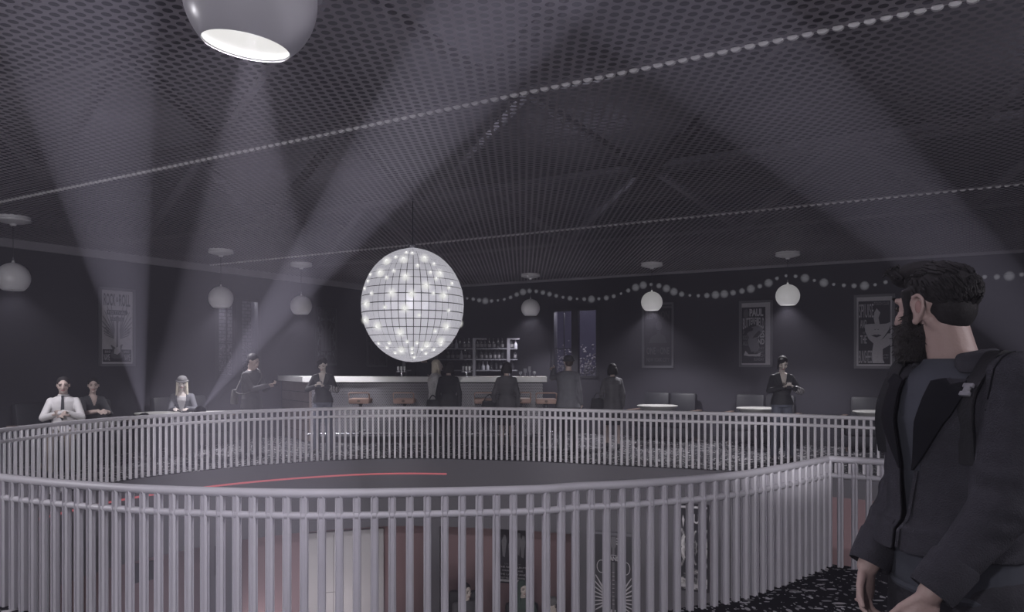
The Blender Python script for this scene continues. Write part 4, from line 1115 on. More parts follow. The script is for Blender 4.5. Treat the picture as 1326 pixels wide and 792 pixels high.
def head_frame(yaw, pitch, roll=0): return Matrix.Rotation(yaw,3,'Z') @ Matrix.Rotation(pitch,3,'X') @ Matrix.Rotation(roll,3,'Y')
def add_head(mb, c, R, s=1.0, neck=None, fem=False):
    T = lambda x,y,z: Vector(c)+R @ Vector((x*s,y*s,z*s))
    mb.ell(T(0,.018,.035), (.074*s,.092*s,.082*s), R, 18, 12)
    mb.ell(T(0,-.022,-.005), (.064*s,.070*s,.085*s), R, 16, 10)
    mb.loft([(T(0,-.020,-.03), R@Vector((.060*s,0,0)), R@Vector((0,.062*s,0))), (T(0,-.030,-.07), R@Vector(((.046 if fem else .053)*s,0,0)), R@Vector((0,.052*s,0))), (T(0,-.044,-.103), R@Vector((.026*s,0,0)), R@Vector((0,.030*s,0)))], 16)
    mb.cap(T(0,-.088,.016), T(0,-.106,-.026), .0085*s, .0125*s, 8)               # nose
    mb.cap(T(-.012,-.094,-.030), T(.012,-.094,-.030), .009*s, .009*s, 8)
    for sd in (-1,1):
        mb.cap(T(sd*.018,-.086,.030), T(sd*.045,-.074,.030), .010*s, .009*s, 8)   # brow
        mb.ell(T(sd*.048,-.058,-.022), (.020*s,.020*s,.018*s), R, 10, 7)          # cheekbone
        mb.ell(T(sd*.075,.012,.0), (.010*s,.018*s,.031*s), R @ Matrix.Rotation(sd*.25,3,'Z'), 10, 8)   # ear
    mb.cap(T(-.016,-.088,-.055), T(.016,-.088,-.055), .010*s, .010*s, 8)          # mouth
    mb.ell(T(0,-.078,-.092), (.020*s,.016*s,.014*s), R, 10, 7)                    # chin
    if neck is not None: mb.cap(neck, T(0,.022,-.045), .060*s if not fem else .050*s, .052*s if not fem else .043*s, 14)
    return T
def face_parts(t, T, R, s=1.0, lips=True, brow='hair_dark'):
    for sd in (-1,1):
        e = obj('eye', MB().ell(T(sd*.031,-.0815,.008), (.013*s,.007*s,.0065*s), R, 10, 7), M['eye'], t)
        obj('eyebrow', MB().cap(T(sd*.017,-.0955,.034), T(sd*.047,-.0845,.035), .0042*s, .003*s, 6), M[brow], e)
    if lips: obj('lips', MB().cap(T(-.019,-.0955,-.056), T(.019,-.0955,-.056), .0055*s, .0055*s, 8).cap(T(0,-.1,-.056),T(0,-.1,-.057),.0065*s,.0065*s,8), M['lip'], t)

def figure(name_label, px, d, face_deg, H=1.68, fem=False, seat=None, lean=0.0, twist=0.0, yaw=0.0, pitch=0.0, handL=None, handR=None, poleL=None, poleR=None,
           top='dark_cloth', bottom='dark_cloth', top_hem=.84, sleeve=1.0, skirt=None, vneck=0.0, hair=('bob','hair_dark'), hat=None, skin='skin', face=True, z=0.0,
           stance=.10, stepL=0.0, stepR=0.0, curl=.5, palmL=None, palmR=None, bulk=1.0, dirL=None, dirR=None, scarf=None, trouser_flare=0.0, shoes=True, undershirt=None, group=None, cat='person'):
    s = H/1.70
    loc = at(px, d, z); t = thing('person', name_label, cat, loc, math.radians(face_deg), group)
    f = .93 if fem else 1.0
    hz = .915*s if seat is None else seat+.10
    pel = Vector((0, .02, hz)); nk = Vector((0, .02-lean, hz+.515*s*math.cos(lean*.9)))
    sp = lambda q: pel.lerp(nk, q)+Vector((0, .022*math.sin(q*PI), 0))
    ct, st = math.cos(twist), math.sin(twist)
    shw = .156*s*f
    sh = {1: nk+Vector((shw*ct, shw*st, -.075*s)), -1: nk+Vector((-shw*ct, -shw*st, -.075*s))}
    def torso(mb, e, z0=0.0, z1=1.0, hip=1.0):
        rows = [(-.10,.125,.095),(-.02,.158*(1.04 if fem else 1),.112),(.10,.152*(1.02 if fem else 1),.108),(.30,.128*(.90 if fem else 1),.092),(.52,.142,.103),(.72,.160,.110 if not fem else .118),(.86,.152,.098),(.94,.118,.078),(1.0,.066,.060)]
        rings = []
        for q, rx, ry in rows:
            if q < z0-.001 or q > z1+.001: continue
            k = max(0, (q-.3)/.7); a = Vector((math.cos(twist*k), math.sin(twist*k), 0)); b = Vector((-a.y, a.x, 0))
            rings.append((sp(q), a*(rx*s*f*bulk+e), b*(ry*s*f*bulk+e)))
        mb.loft(rings, 26); return mb
    arms = {}
    for sd, tgt, pole in ((1, handL, poleL), (-1, handR, poleR)):
        if tgt is None: w_ = sh[sd]+Vector((sd*.075*s, -.05*s, -.50*s))
        else: w_ = Vector((tgt[0]*s, tgt[1]*s, (tgt[2]-.915)*s+hz if seat is None else tgt[2]))
        L1, L2 = .285*s, .255*s
        if (w_-sh[sd]).length > (L1+L2)*.995: w_ = sh[sd]+(w_-sh[sd]).normalized()*(L1+L2)*.995
        el = elbow_of(sh[sd], w_, L1, L2, Vector(pole) if pole else Vector((sd*.5, .8, -.4)))
        arms[sd] = (sh[sd], el, w_)
    legs = {}
    for sd, step in ((1, stepL), (-1, stepR)):
        hp = pel+Vector((sd*.088*s*f, 0, -.03*s))
        if seat is None:
            an = Vector((sd*stance*s, .03-step, .075*s)); kn = hp.lerp(an, .49)+Vector((sd*.005, -.022*s-abs(step)*.10, 0))
        else:
            kn = Vector((sd*.12*s, -.42*s, seat+.055)); an = Vector((sd*.12*s, -.40*s+step, .075*s))
        legs[sd] = (hp, kn, an)
    R = head_frame(yaw, pitch); hc = nk+Vector((0, -.028-.35*lean, .148*s))+Vector((0,-.03*math.sin(pitch),0))
    hs = s*(.98 if fem else 1.02)
    def A(mb, e, frac=1.0):
        for sd in (1,-1):
            a, b, c = arms[sd]; mb.cap(a, b, (.047*s*f+e), (.040*s*f+e), 12)
            c2 = b.lerp(c, frac); mb.cap(b, c2, (.040*s*f+e), (.028*s*f+e+.004*(frac>.9)), 12)
    def Lg(mb, e, flare=0.0):
        for sd in (1,-1):
            h, k, a = legs[sd]; mb.cap(h, k, .083*s*f+e, .056*s*f+e, 14); mb.cap(k, a, .054*s*f+e, .038*s*f+e+flare, 14)
    body = MB(); torso(body, 0.0); A(body, 0.0); Lg(body, 0.0); T = add_head(body, hc, R, hs, nk-Vector((0,0,.02)), fem)
    for sd in (1,-1):
        a, b, c = arms[sd]; dd = (c-b).normalized()
        hd = {1: dirL, -1: dirR}[sd]; hd = Vector(hd) if hd else dd
        pn = {1: palmL, -1: palmR}[sd]; pn = Vector(pn) if pn else Vector((sd, -.2, 0)); th = Vector((-sd*.3,-1,.2)) if pn.z > -.5 else Vector((-sd,0,0))
        hand(body, c-hd*.004, hd, pn, th, s*1.02*f, curl, rad=1.05)
        h, k, an = legs[sd]; body.cap(an+Vector((0,.02,-.035*s)), an+Vector((sd*.015,-.15*s,-.045*s)), .036*s, .030*s, 10)
    obj('body', melt(body, .0085, 3), M[skin], t)
    if face: face_parts(t, T, R, hs)
    # clothes
    tp = MB(); torso(tp, .016*bulk, -.02, 1.0); A(tp, .011, sleeve)
    if top_hem < .86:
        h0 = sp(-.02); z_ = top_hem*s-.915*s+hz; rx = (.158*s*f*bulk+.020); ry = (.112*s*f*bulk+.018)
        fl = .02+max(0,.80-top_hem)*.16
        tp.loft([(sp(.12), Vector((rx*.97,0,0)), Vector((0,ry*.98,0))), (h0, Vector((rx,0,0)), Vector((0,ry,0))), (Vector((h0.x,h0.y,z_)), Vector((rx+fl,0,0)), Vector((0,ry+fl,0)))], 26)
    cut = None
    if vneck > 0:
        y0 = nk.y
        cut = lambda c: c.y < y0-.01 and c.z > nk.z-vneck and abs(c.x+ (c.z-nk.z)*0) < .012+.30*(c.z-(nk.z-vneck)) and abs(c.x) < .075*s
    obj('top', melt(tp, .0095, 3, cut), M[top], t)
    if undershirt:
        us = MB(); torso(us, .010, -.02, .86); obj('undershirt', melt(us, .011, 2), M[undershirt], t)
    if skirt is None:
        tr = MB(); Lg(tr, .013, trouser_flare); torso(tr, .010, -.10, .12); obj('trousers', melt(tr, .011, 3), M[bottom], t)
    else:
        sk = MB(); h0 = sp(.0); z_ = skirt*s; rx = .165*s*f; ry = .125*s*f
        sk.loft([(sp(.2), Vector((rx*.85,0,0)), Vector((0,ry*.9,0))), (h0, Vector((rx,0,0)), Vector((0,ry,0))), (Vector((0,h0.y,z_)), Vector((rx*1.06,0,0)), Vector((0,ry*1.15,0)))], 26)
        obj('skirt', melt(sk, .011, 3), M[bottom], t)
    if shoes:
        for sd in (1,-1):
            h, k, an = legs[sd]; m = MB(); m.cap(an+Vector((0,.03,-.028*s)), an+Vector((sd*.012,-.16*s,-.040*s)), .044*s, .034*s, 12).cap(an+Vector((0,.015,.01)), an+Vector((0,.02,-.03)), .046*s, .044*s, 10)
            g = melt(m, .010, 2, lambda c: c.z < .004); obj('shoe', g, M['shoe'], t)
    # hair
    if hair:
        style, hm_ = hair; hr = MB()
        T_ = T
        hr.ell(T_(0,.028,.047), (.083*hs,.095*hs,.080*hs), R, 18, 12)
        if style == 'short': hr.ell(T_(0,.055,.0), (.070*hs,.062*hs,.070*hs), R, 14, 9)
        if style == 'quiff': hr.ell(T_(0,.055,.0), (.070*hs,.062*hs,.070*hs), R, 14, 9); hr.ell(T_(.0,-.045,.105), (.060*hs,.050*hs,.030*hs), R, 14, 9)
        if style == 'bob':
            hr.loft([(T_(0,.035,.03), R@Vector((.096*hs,0,0)), R@Vector((0,.092*hs,0))), (T_(0,.045,-.05), R@Vector((.110*hs,0,0)), R@Vector((0,.078*hs,0))), (T_(0,.05,-.105), R@Vector((.104*hs,0,0)), R@Vector((0,.070*hs,0)))], 18)
            for sd in (-1,1): hr.cap(T_(sd*.078,-.02,.03), T_(sd*.080,-.015,-.11), .020*hs, .018*hs, 10)
        if style == 'long':
            for sd in (-1,1): hr.cap(T_(sd*.072,-.015,.04), T_(sd*.085,-.045,-.20), .026*hs, .024*hs, 10)
            hr.loft([(T_(0,.04,.03), R@Vector((.086*hs,0,0)), R@Vector((0,.080*hs,0))), (T_(0,.07,-.22), R@Vector((.095*hs,0,0)), R@Vector((0,.05*hs,0)))], 16)
        if style == 'sweep':
            hr.ell(T_(-.035,-.045,.075), (.055*hs,.048*hs,.045*hs), R, 12, 8); hr.cap(T_(-.07,-.035,.05), T_(-.078,-.03,-.075), .024*hs, .014*hs, 10); hr.ell(T_(0,.06,-.01), (.070*hs,.055*hs,.075*hs), R, 14, 9)
        if style == 'up':
            hr.ell(T_(0,.055,.0), (.070*hs,.062*hs,.070*hs), R, 14, 9); hr.ell(T_(0,.10,.06), (.045*hs,.045*hs,.045*hs), R, 12, 8)
        obj('hair', melt(hr, .008, 2), M[hm_], t)
    if hat:
        hk = MB(); hk.ell(T(0,.018,.062), (.090*hs,.105*hs,.078*hs), R, 20, 12)
        g = melt(hk, .008, 1, lambda c: (R.transposed() @ (c-hc)).z < .038*hs)
        c_ = obj('knit_cap', g, M[hat], t)
        cf = [T(.094*math.cos(a), .016+.108*math.sin(a), .044) for a in [2*PI*k/24 for k in range(24)]]
        obj('cap_cuff', MB().tube(cf, .014*hs, 8, closed=True), M[hat], c_)
    t['_'] = 1; del t['_']
    return dict(root=t, sh=sh, arms=arms, legs=legs, nk=nk, pel=pel, T=T, R=R, s=s, hs=hs, sp=sp, hc=hc)
def world(P, v): 
    r = P['root']; return r.location+Matrix.Rotation(r.rotation_euler.z,3,'Z') @ Vector(v)
def phone(P, pos, label, tilt=-.7):
    p = world(P, pos); m = MB().rbox((0,0,0),(.072,.010,.146),.004)
    o = obj('phone', m, M['phone'], loc=p); o.rotation_euler = (tilt, 0, P['root'].rotation_euler.z); tag(o, label, 'phone')
    obj('phone_screen', MB().box((0,.0056,0),(.064,.001,.132)), mat('dim_screen',(.03,.03,.04),.1), o)
def bag(P, pos, size, label, strap, material='dark_cloth', name='handbag', rz=0.0):
    p = world(P, pos); t = thing(name, label, 'bag', p, P['root'].rotation_euler.z+rz)
    m = MB(); a, b, c = size
    m.loft([((0,0,-c/2),(a*.50,0,0),(0,b*.5,0)),((0,0,-c*.42),(a*.52,0,0),(0,b*.56,0)),((0,0,0),(a*.46,0,0),(0,b*.48,0)),((0,0,c*.46),(a*.40,0,0),(0,b*.30,0)),((0,0,c*.5),(a*.36,0,0),(0,b*.15,0))], 20)
    obj('bag_body', m, M[material], t)
    Ri = Matrix.Rotation(-t.rotation_euler.z,3,'Z')
    pts = [Ri @ (world(P,q)-p) for q in strap]
    cv = catmull(pts, 6); obj('strap', MB().tube(cv, .010, 8), M[material], t)

LW = 'people standing about the hall'
# woman with a phone, twice: before the bar and before the right wall
def phone_woman(px, d, deg, label, pl, H):
    P = figure(label, px, d, deg, H, fem=True, yaw=-.10, pitch=.50, handL=(.07,-.30,1.20), handR=(-.07,-.30,1.20), poleL=(.9,.35,-.7), poleR=(-.9,.35,-.7),
               top='jacket_leather', bottom='denim', top_hem=.86, vneck=.24, hair=('sweep','hair_dark'), skin='skin_pale', dirL=(-.35,-.75,.25), dirR=(.35,-.75,.25), palmL=(.2,.0,-.9), palmR=(-.2,0,-.9), bulk=1.12, curl=.8, stance=.12, trouser_flare=.02)
    phone(P, (0.0,-.365*P['s'],1.235*P['s']), pl, -.75)
    r = P['root']; s = P['s']
    # wide lapels, zips and a striped cuff on her jacket
    for sd in (-1,1):
        n = P['nk']
        pts = [(sd*.062,-.085,.0),(sd*.135,-.098,-.05),(sd*.120,-.128,-.13),(sd*.03,-.150,-.27),(sd*.02,-.142,-.22)]
        m = MB(); q = [n+Vector(p)*s for p in pts]; k = len(q)
        m.v = [tuple(v) for v in q]+[tuple(v+Vector((0,-.010,0))) for v in q]; m.f = [tuple(range(k)), tuple(range(2*k-1,k-1,-1))]+[(i,k+i,k+(i+1)%k,(i+1)%k) for i in range(k)]
        obj('lapel', m, M['jacket_leather'], r)
    a, b, c = P['arms'][1]; m = MB(); m.cap(b.lerp(c,-.05), b.lerp(c,.42), .060, .058, 12); obj('striped_cuff', m, M['zebra'], r)
    return P
phone_woman(418, 13.3, 4, 'woman in black leather jacket looking at phone, at the left end of the bar', 'phone held by the woman at the left end of the bar', 1.64)
phone_woman(1013, 12.35, -4, 'woman in black leather jacket looking at phone, before the right wall posters', 'phone held by the woman before the right wall posters', 1.66)
# man in profile reading his phone, satchel behind him
P = figure('man in dark jacket in profile reading a phone, with a shoulder satchel', 327, 12.7, 68, 1.70, yaw=.05, pitch=.42, handL=(.05,-.34,1.17), handR=(-.05,-.36,1.19), poleL=(.5,.7,-.6), poleR=(-.5,.7,-.6),
           top='grey_cloth', bottom='dark_cloth', top_hem=.80, hair=('short','hair_dark'), dirL=(-.2,-.9,.2), dirR=(.2,-.9,.2), palmL=(.3,0,-.9), palmR=(-.3,0,-.9), curl=.8, stepL=.05, stepR=-.05, bulk=1.08)
phone(P, (0,-.44,1.22), 'phone held by the man in profile with the satchel', -.8)
bag(P, (-.20,.20,1.0), (.26,.10,.24), 'grey satchel hanging at the back of the man in profile', [(-.20,.17,1.09),(-.10,.17,1.25),(.04,.13,1.42),(.11,.03,1.475),(.06,-.13,1.36),(-.06,-.155,1.2),(-.17,-.06,1.07),(-.215,.08,1.05),(-.215,.17,1.09)], 'knit_grey', 'satchel', .5)
# customers along the bar
P = figure('woman in black coat seen from behind, next to the blonde in pale fur', 581, 13.9, 182, 1.58, fem=True, handL=(.22,-.06,.84), handR=(-.21,-.02,.84), top='dark_cloth', bottom='dark_cloth', top_hem=.66, hair=('bob','hair_dark'), face=False, bulk=1.1)
bag(P, (.27,.0,.76), (.30,.13,.26), 'black handbag carried by the woman in black coat at the bar', [(.20,.0,.87),(.24,-.03,.93),(.29,-.02,.97),(.33,.0,.93),(.35,.0,.87)])
P = figure('woman in grey jacket and dark skirt seen from behind, middle of the bar', 656, 13.5, 178, 1.58, fem=True, handL=(.24,-.04,.86), handR=(-.21,-.02,.84), top='grey_cloth', bottom='dark_cloth', top_hem=.80, skirt=.50, hair=('bob','hair_dark'), face=False, bulk=1.1, stepL=.10, stepR=-.08)
bag(P, (.30,.0,.74), (.32,.14,.30), 'black handbag carried by the woman in grey jacket at the bar', [(.20,.0,.88),(.25,-.03,.95),(.30,-.02,1.0),(.36,.0,.95),(.40,.0,.88)])
P = figure('woman in grey jacket and skirt seen from behind, right of the pointing man', 793, 13.9, 176, 1.55, fem=True, handL=(.20,-.06,.86), handR=(-.20,-.02,.84), top='grey_cloth', bottom='dark_cloth', top_hem=.76, skirt=.48, hair=('bob','hair_dark'), face=False, bulk=1.1, stepL=.07, stepR=-.09)
bag(P, (.27,.04,.80), (.26,.12,.24), 'dark handbag on the arm of the woman right of the pointing man', [(.18,.04,.90),(.22,.02,.98),(.26,.02,1.02),(.31,.03,.98),(.34,.04,.90)])
P = figure('man in knit cap and long grey coat pointing left, right of the bar', 736, 13.8, 158, 1.68, yaw=.55, pitch=-.05, handL=(.40,-.36,1.44), handR=(-.22,-.05,.84), poleL=(.6,.2,-.8), top='coat_grey', bottom='dark_cloth', top_hem=.76, hair=('short','hair_brown'), hat='knit', face=True, bulk=1.22, curl=.7, dirL=(.75,-.4,.35), palmL=(.2,.5,.8))
# blonde customer in pale fur and bartender
P = figure('blonde woman in pale fur coat at the bar, beside the woman in black coat', 566, 14.35, 100, 1.62, fem=True, yaw=-.2, handL=(.10,-.26,1.02), handR=(-.14,-.22,1.05), top='fur', bottom='dark_cloth', top_hem=.72, hair=('long','hair_blonde'), skin='skin_pale', bulk=1.2)
figure('bartender in dark clothes behind the bar, under the mirror ball', 549, 15.9, 0, 1.86, yaw=.1, pitch=.2, handL=(.16,-.26,1.12), handR=(-.16,-.24,1.10), top='dark_cloth', bottom='dark_cloth', hair=('short','hair_dark'))
# seated on the left
P = figure('seated man in white shirt and dark tie, far left behind the rail', 82, 10.97, 24, 1.72, seat=.46, lean=.0, yaw=.05, pitch=.10, handL=(.03,-.26,.86), handR=(-.02,-.27,.85), poleL=(.9,.3,-.5), poleR=(-.9,.3,-.5), top='shirt_white', bottom='tan_cloth', top_hem=.90, hair=('short','hair_dark'), skin='skin', dirL=(-.9,-.4,0), dirR=(.9,-.4,0), palmL=(.1,-.9,.3), palmR=(-.1,-.9,.3), curl=.9, bulk=1.05)
n = P['nk']; m = MB(); tie = [(-.016,.01),(.016,.01),(.014,-.03),(.026,-.30),(0,-.345),(-.026,-.30),(-.014,-.03)]
q = [n+Vector((x,-.105-(.032 if z < -.1 else 0),z)) for x, z in tie]; k = len(q); m.v = [tuple(v) for v in q]+[tuple(v+Vector((0,-.012,0))) for v in q]
m.f = [tuple(range(k)), tuple(range(2*k-1,k-1,-1))]+[(i,k+i,k+(i+1)%k,(i+1)%k) for i in range(k)]; obj('necktie', m, M['dark_cloth'], P['root'])
obj('collar', MB().tube([n+Vector((.062*math.cos(a),.02+.066*math.sin(a)-.01,.012)) for a in [2*PI*k/20 for k in range(20)]], .014, 8, closed=True), M['shirt_white'], P['root'])
P = figure('seated woman in black v-neck top leaning forward, beside the man in a tie', 118, 11.75, 48, 1.66, fem=True, seat=.46, lean=.06, yaw=-.35, pitch=.05, handL=(.02,-.44,.84), handR=(-.06,-.46,.84), poleL=(.7,.3,-.7), poleR=(-.7,.3,-.7), top='dark_cloth', bottom='dark_cloth', sleeve=-.35, vneck=.15, hair=('up','hair_dark'), skin='skin', dirL=(-.5,-.8,-.1), dirR=(.5,-.8,-.1), palmL=(.1,0,.9), palmR=(-.1,0,.9), top_hem=.90)
P = figure('seated blonde woman in grey jacket, knit cap and pale top between two tables', 236, 13.0, 14, 1.66, fem=True, seat=.46, yaw=.05, pitch=.15, handL=(.14,-.36,.80), handR=(-.06,-.34,.80), top='coat_grey', bottom='grey_cloth', vneck=.34, hair=('long','hair_blonde'), hat='knit_grey', skin='skin_pale', undershirt='shirt_white', palmL=(0,0,1), palmR=(0,0,1), dirL=(-.2,-.95,-.1), dirR=(.2,-.95,-.1), curl=.3, top_hem=.90)
# lower floor
figure('dark-haired man seated in the black armchair on the lower floor', 603, 12.0, 20, 1.68, seat=.44, yaw=.35, pitch=.1, handL=(.15,-.34,.66), handR=(-.14,-.34,.66), top='grey_cloth', bottom='dark_cloth', hair=('short','hair_dark'), skin='skin_pale', z=LOW, top_hem=.90)
P = figure('person in a dark green hood seated on the lower floor, under the dark album poster', 677, 12.2, 10, 1.62, fem=True, seat=.44, yaw=.2, pitch=.1, handL=(.14,-.34,.66), handR=(-.14,-.34,.66), top='green_cloth', bottom='dark_cloth', hair=('long','green_cloth'), skin='skin_pale', z=LOW, top_hem=.90)
T = P['T']; h = MB(); h.ell(T(0,.02,.04), (.100,.110,.105), P['R'], 18, 12); h.loft([(T(0,.03,.0), P['R']@Vector((.095,0,0)), P['R']@Vector((0,.09,0))), (T(0,.03,-.16), P['R']@Vector((.13,0,0)), P['R']@Vector((0,.11,0)))], 18)
obj('hood', melt(h, .010, 2, lambda c: (P['R'].transposed()@(c-P['hc'])).y < -.055 ), M['green_cloth'], P['root'])
figure('person in grey knit cap seated on the lower floor, right of the green hood', 715, 11.7, -40, 1.56, seat=.36, yaw=-.3, pitch=.15, handL=(.15,-.34,.58), handR=(-.14,-.34,.58), top='grey_cloth', bottom='dark_cloth', hair=('short','hair_dark'), hat='knit_grey', skin='skin_pale', z=LOW, top_hem=.90)
tag(obj('stool_cube', MB().rbox((0,0,.20),(.42,.40,.36),.05).lathe([(.02,0),(.02,.03)],8), M['leather_black'], loc=at(715,11.72,LOW)), 'low black leather seat under the person in a knit cap on the lower floor', 'stool')
# ---------------------------------------------------------------- the bearded man in front
from mathutils import noise
from mathutils.bvhtree import BVHTree
M['wool'] = mat('charcoal_wool', (.036,.035,.044), .9, var=.25, scale=30, bump=.5, bscale=260, spec=.2)
M['wool_collar'] = mat('charcoal_collar', (.045,.044,.054), .9, var=.2, scale=30, bump=.4, bscale=260, spec=.2)
M['lapel'] = mat('black_lapel', (.006,.006,.009), .9, spec=.15)
M['tee'] = mat('slate_sweater', (.055,.058,.073), .95, var=.1, scale=20, spec=.2)
M['jeans'] = mat('black_jeans', (.035,.034,.042), .9, var=.3, scale=14, bump=.3, bscale=200, spec=.2)
M['pack'] = mat('black_nylon', (.010,.010,.013), .7, var=.2, scale=30, bump=.2, bscale=150, spec=.25)
M['buckle'] = mat('pale_buckle', (.20,.195,.22), .5)
M['hair_man'] = mat('near_black_hair', (.020,.018,.020), .7, var=.6, scale=90, bump=.15, bscale=220, spec=.18)
M['beard'] = mat('dark_beard', (.024,.020,.021), .6, var=.7, scale=160, bump=1.0, bscale=320)
M['skin_near'] = mat('warm_skin', (.40,.285,.265), .5, var=.12, scale=14, bump=.12, bscale=160)
M['ear_shade'] = mat('reddish_ear', (.33,.19,.18), .5)

PSI = math.radians(-73)
mp_ = at(1232, 2.06); man = thing('person', 'bearded man in dark jacket wearing a backpack, standing closest to the camera', 'person', mp_, PSI)
s = 1.082
nk = Vector((0,.01,1.548)); pel = Vector((0,.02,.99))
SH = {1: Vector((.186,.015,1.492)), -1: Vector((-.135,.0,1.475))}
EL = {1: Vector((.205,-.07,1.20)), -1: Vector((-.165,.02,1.215))}
WR = {1: Vector((.150,-.225,.995)), -1: Vector((-.165,-.125,.975))}
LG = {1: (Vector((.095,.02,.95)), Vector((.105,.0,.51)), Vector((.12,.05,.085))), -1: (Vector((-.095,.02,.95)), Vector((-.105,-.03,.51)), Vector((-.12,.01,.085)))}
RH_ = head_frame(math.radians(-80), .03, .0); hc = nk+Vector((-.035,-.035,.146))
rows = [(.90,.135,.105,.02),(.97,.170,.122,.02),(1.06,.165,.118,.02),(1.16,.150,.108,.02),(1.28,.158,.115,.015),(1.40,.172,.122,.01),(1.47,.160,.105,.012),(1.515,.125,.085,.014),(1.55,.072,.066,.015)]
def man_torso(mb, e, z0, z1, front=0.0):
    mb.loft([(Vector((0,cy-front*.5*max(0,(1.30-z)/.3),z)), Vector((rx+e,0,0)), Vector((0,ry+e+front*max(0,(1.30-z)/.3),0))) for z, rx, ry, cy in rows if z0-.001 <= z <= z1+.001], 36)
b = MB(); man_torso(b, 0, .90, 1.56)
for sd in (1,-1):
    b.cap(SH[sd], EL[sd], .056, .045, 14); b.cap(EL[sd], WR[sd], .045, .030, 14)
    b.cap(LG[sd][0], LG[sd][1], .092, .062, 14); b.cap(LG[sd][1], LG[sd][2], .060, .042, 14)
    b.cap(LG[sd][2]+Vector((0,.02,-.035)), LG[sd][2]+Vector((0,-.17,-.05)), .040, .032, 10)
T = add_head(b, hc, RH_, 1.0, None)
b.cap(nk+Vector((0,.012,-.03)), T(0,.030,-.045), .066, .058, 18)
b.cap(nk+Vector((.055,.01,-.005)), T(.055,.03,-.03), .022, .018, 10)      # the cord of the neck
# ears with a rim and lobe
for sd in (-1,1):
    hel = [T(sd*x,y,z) for x,y,z in ((.074,-.002,-.012),(.082,-.006,.012),(.088,.004,.032),(.091,.020,.036),(.092,.032,.024),(.091,.034,.004),(.087,.024,-.018),(.080,.008,-.030))]
    for i in range(len(hel)-1): b.cap(hel[i], hel[i+1], .0058, .0058, 8)
    b.ell(T(sd*.080,.004,-.032), (.008,.011,.012), RH_, 10, 7)
hand(b, WR[-1], Vector((.05,-.16,-.98)), Vector((-.93,-.28,.0)), Vector((.35,-.95,.0)), 1.0, .8, .8, spread=.45)
hand(b, WR[1], Vector((-.12,-.30,-.94)), Vector((.90,-.35,.1)), Vector((-.3,-.9,.1)), 1.0, .75, .9, spread=.40)
obj('body', melt(b, .0048, 3, fac=.4), M['skin_near'], man)
for sd in (-1,1):
    e = obj('eye', MB().ell(T(sd*.031,-.0815,.008), (.0135,.008,.007), RH_, 12, 8), M['eye'], man)
    obj('eyebrow', MB().cap(T(sd*.015,-.0965,.033), T(sd*.05,-.083,.037), .006, .004, 8), M['hair_man'], e)
obj('lips', MB().cap(T(-.018,-.099,-.056), T(.018,-.099,-.056), .006, .006, 8), M['lip'], man)
# inner ear hollow
for sd in (-1,1): obj('ear_hollow', MB().ell(T(sd*.0835,.015,.004), (.005,.010,.018), RH_, 12, 8), M['ear_shade'], man)
# hair: a close-cropped cap, a swept-up fringe and locks that break the outline
h = MB()
h.ell(T(0,.026,.050), (.080,.096,.073), RH_, 24, 16)
h.ell(T(0,.052,.005), (.068,.060,.070), RH_, 18, 12)
h.ell(T(0,-.030,.108), (.062,.066,.030), RH_, 16, 10); h.ell(T(.0,-.078,.098), (.050,.036,.030), RH_, 14, 9)
for sd in (-1,1): h.cap(T(sd*.074,-.028,.045), T(sd*.075,-.022,-.01), .014, .009, 10)
hm_ = melt(h, .006, 2); q = MB(); q.v = [tuple(v.co) for v in hm_.vertices]; q.f = [tuple(p.vertices) for p in hm_.polygons]
rnd = random.Random(5)
for k in range(560):
    a = rnd.uniform(0, 2*PI); e = math.asin(rnd.uniform(-.55, 1.0))
    n = Vector((math.cos(e)*math.cos(a), math.cos(e)*math.sin(a), math.sin(e)))
    if n.y < -.55 and n.z < .45: continue
    if n.z < -.05 and n.y < .25: continue
    p0 = Vector((n.x*.082, .026+n.y*.098, .050+n.z*.075))
    fl = Vector((0,-1,.25)) if n.z > .45 else Vector((0,.55,-1)); fl = (fl-n*fl.dot(n)).normalized()
    L_ = rnd.uniform(.026,.042)*(1.2 if n.z > .6 else .75); w_ = Vector((rnd.uniform(-.3,.3), rnd.uniform(-.3,.3), rnd.uniform(-.2,.2)))
    lift = .007 if n.z > .5 and n.y < .2 else .0015
    def surf(m_, h_): m_ = m_.normalized(); return Vector((m_.x*(.081+h_), .027+m_.y*(.098+h_), .050+m_.z*(.074+h_)))
    g_ = L_/.085
    pts = [surf(n,-.002), surf(n+(fl+w_*.25)*g_*.5, lift), surf(n+(fl+w_*.6)*g_, lift*.9)]
    q.tube([T(*p) for p in pts], [.0046,.0042,.0012], 6)
for k in range(60):       # fringe swept up and forward
    x = rnd.uniform(-.055,.055); p0 = Vector((x, -.070+rnd.uniform(-.015,.02), .100+rnd.uniform(-.012,.012)))
    p1 = p0+Vector((rnd.uniform(-.008,.008), -.022, .018)); p2 = p1+Vector((rnd.uniform(-.014,.014), -.016+rnd.uniform(-.01,.01), rnd.uniform(-.012,.012)))
    q.tube([T(*p) for p in (p0,p1,p2)], [.0048,.0042,.0014], 6)
obj('hair', q, M['hair_man'], man)
bd = MB()
bd.loft([(T(0,-.034,-.038), RH_@Vector((.071,0,0)), RH_@Vector((0,.062,0))), (T(0,-.040,-.070), RH_@Vector((.068,0,0)), RH_@Vector((0,.068,0))), (T(0,-.055,-.105), RH_@Vector((.056,0,0)), RH_@Vector((0,.056,0))), (T(0,-.070,-.140), RH_@Vector((.034,0,0)), RH_@Vector((0,.034,0)))], 22)
for sd in (-1,1): bd.cap(T(sd*.070,-.024,.0), T(sd*.066,-.034,-.06), .011, .018, 10)
bd.cap(T(-.028,-.094,-.044), T(.028,-.094,-.044), .010, .010, 8)
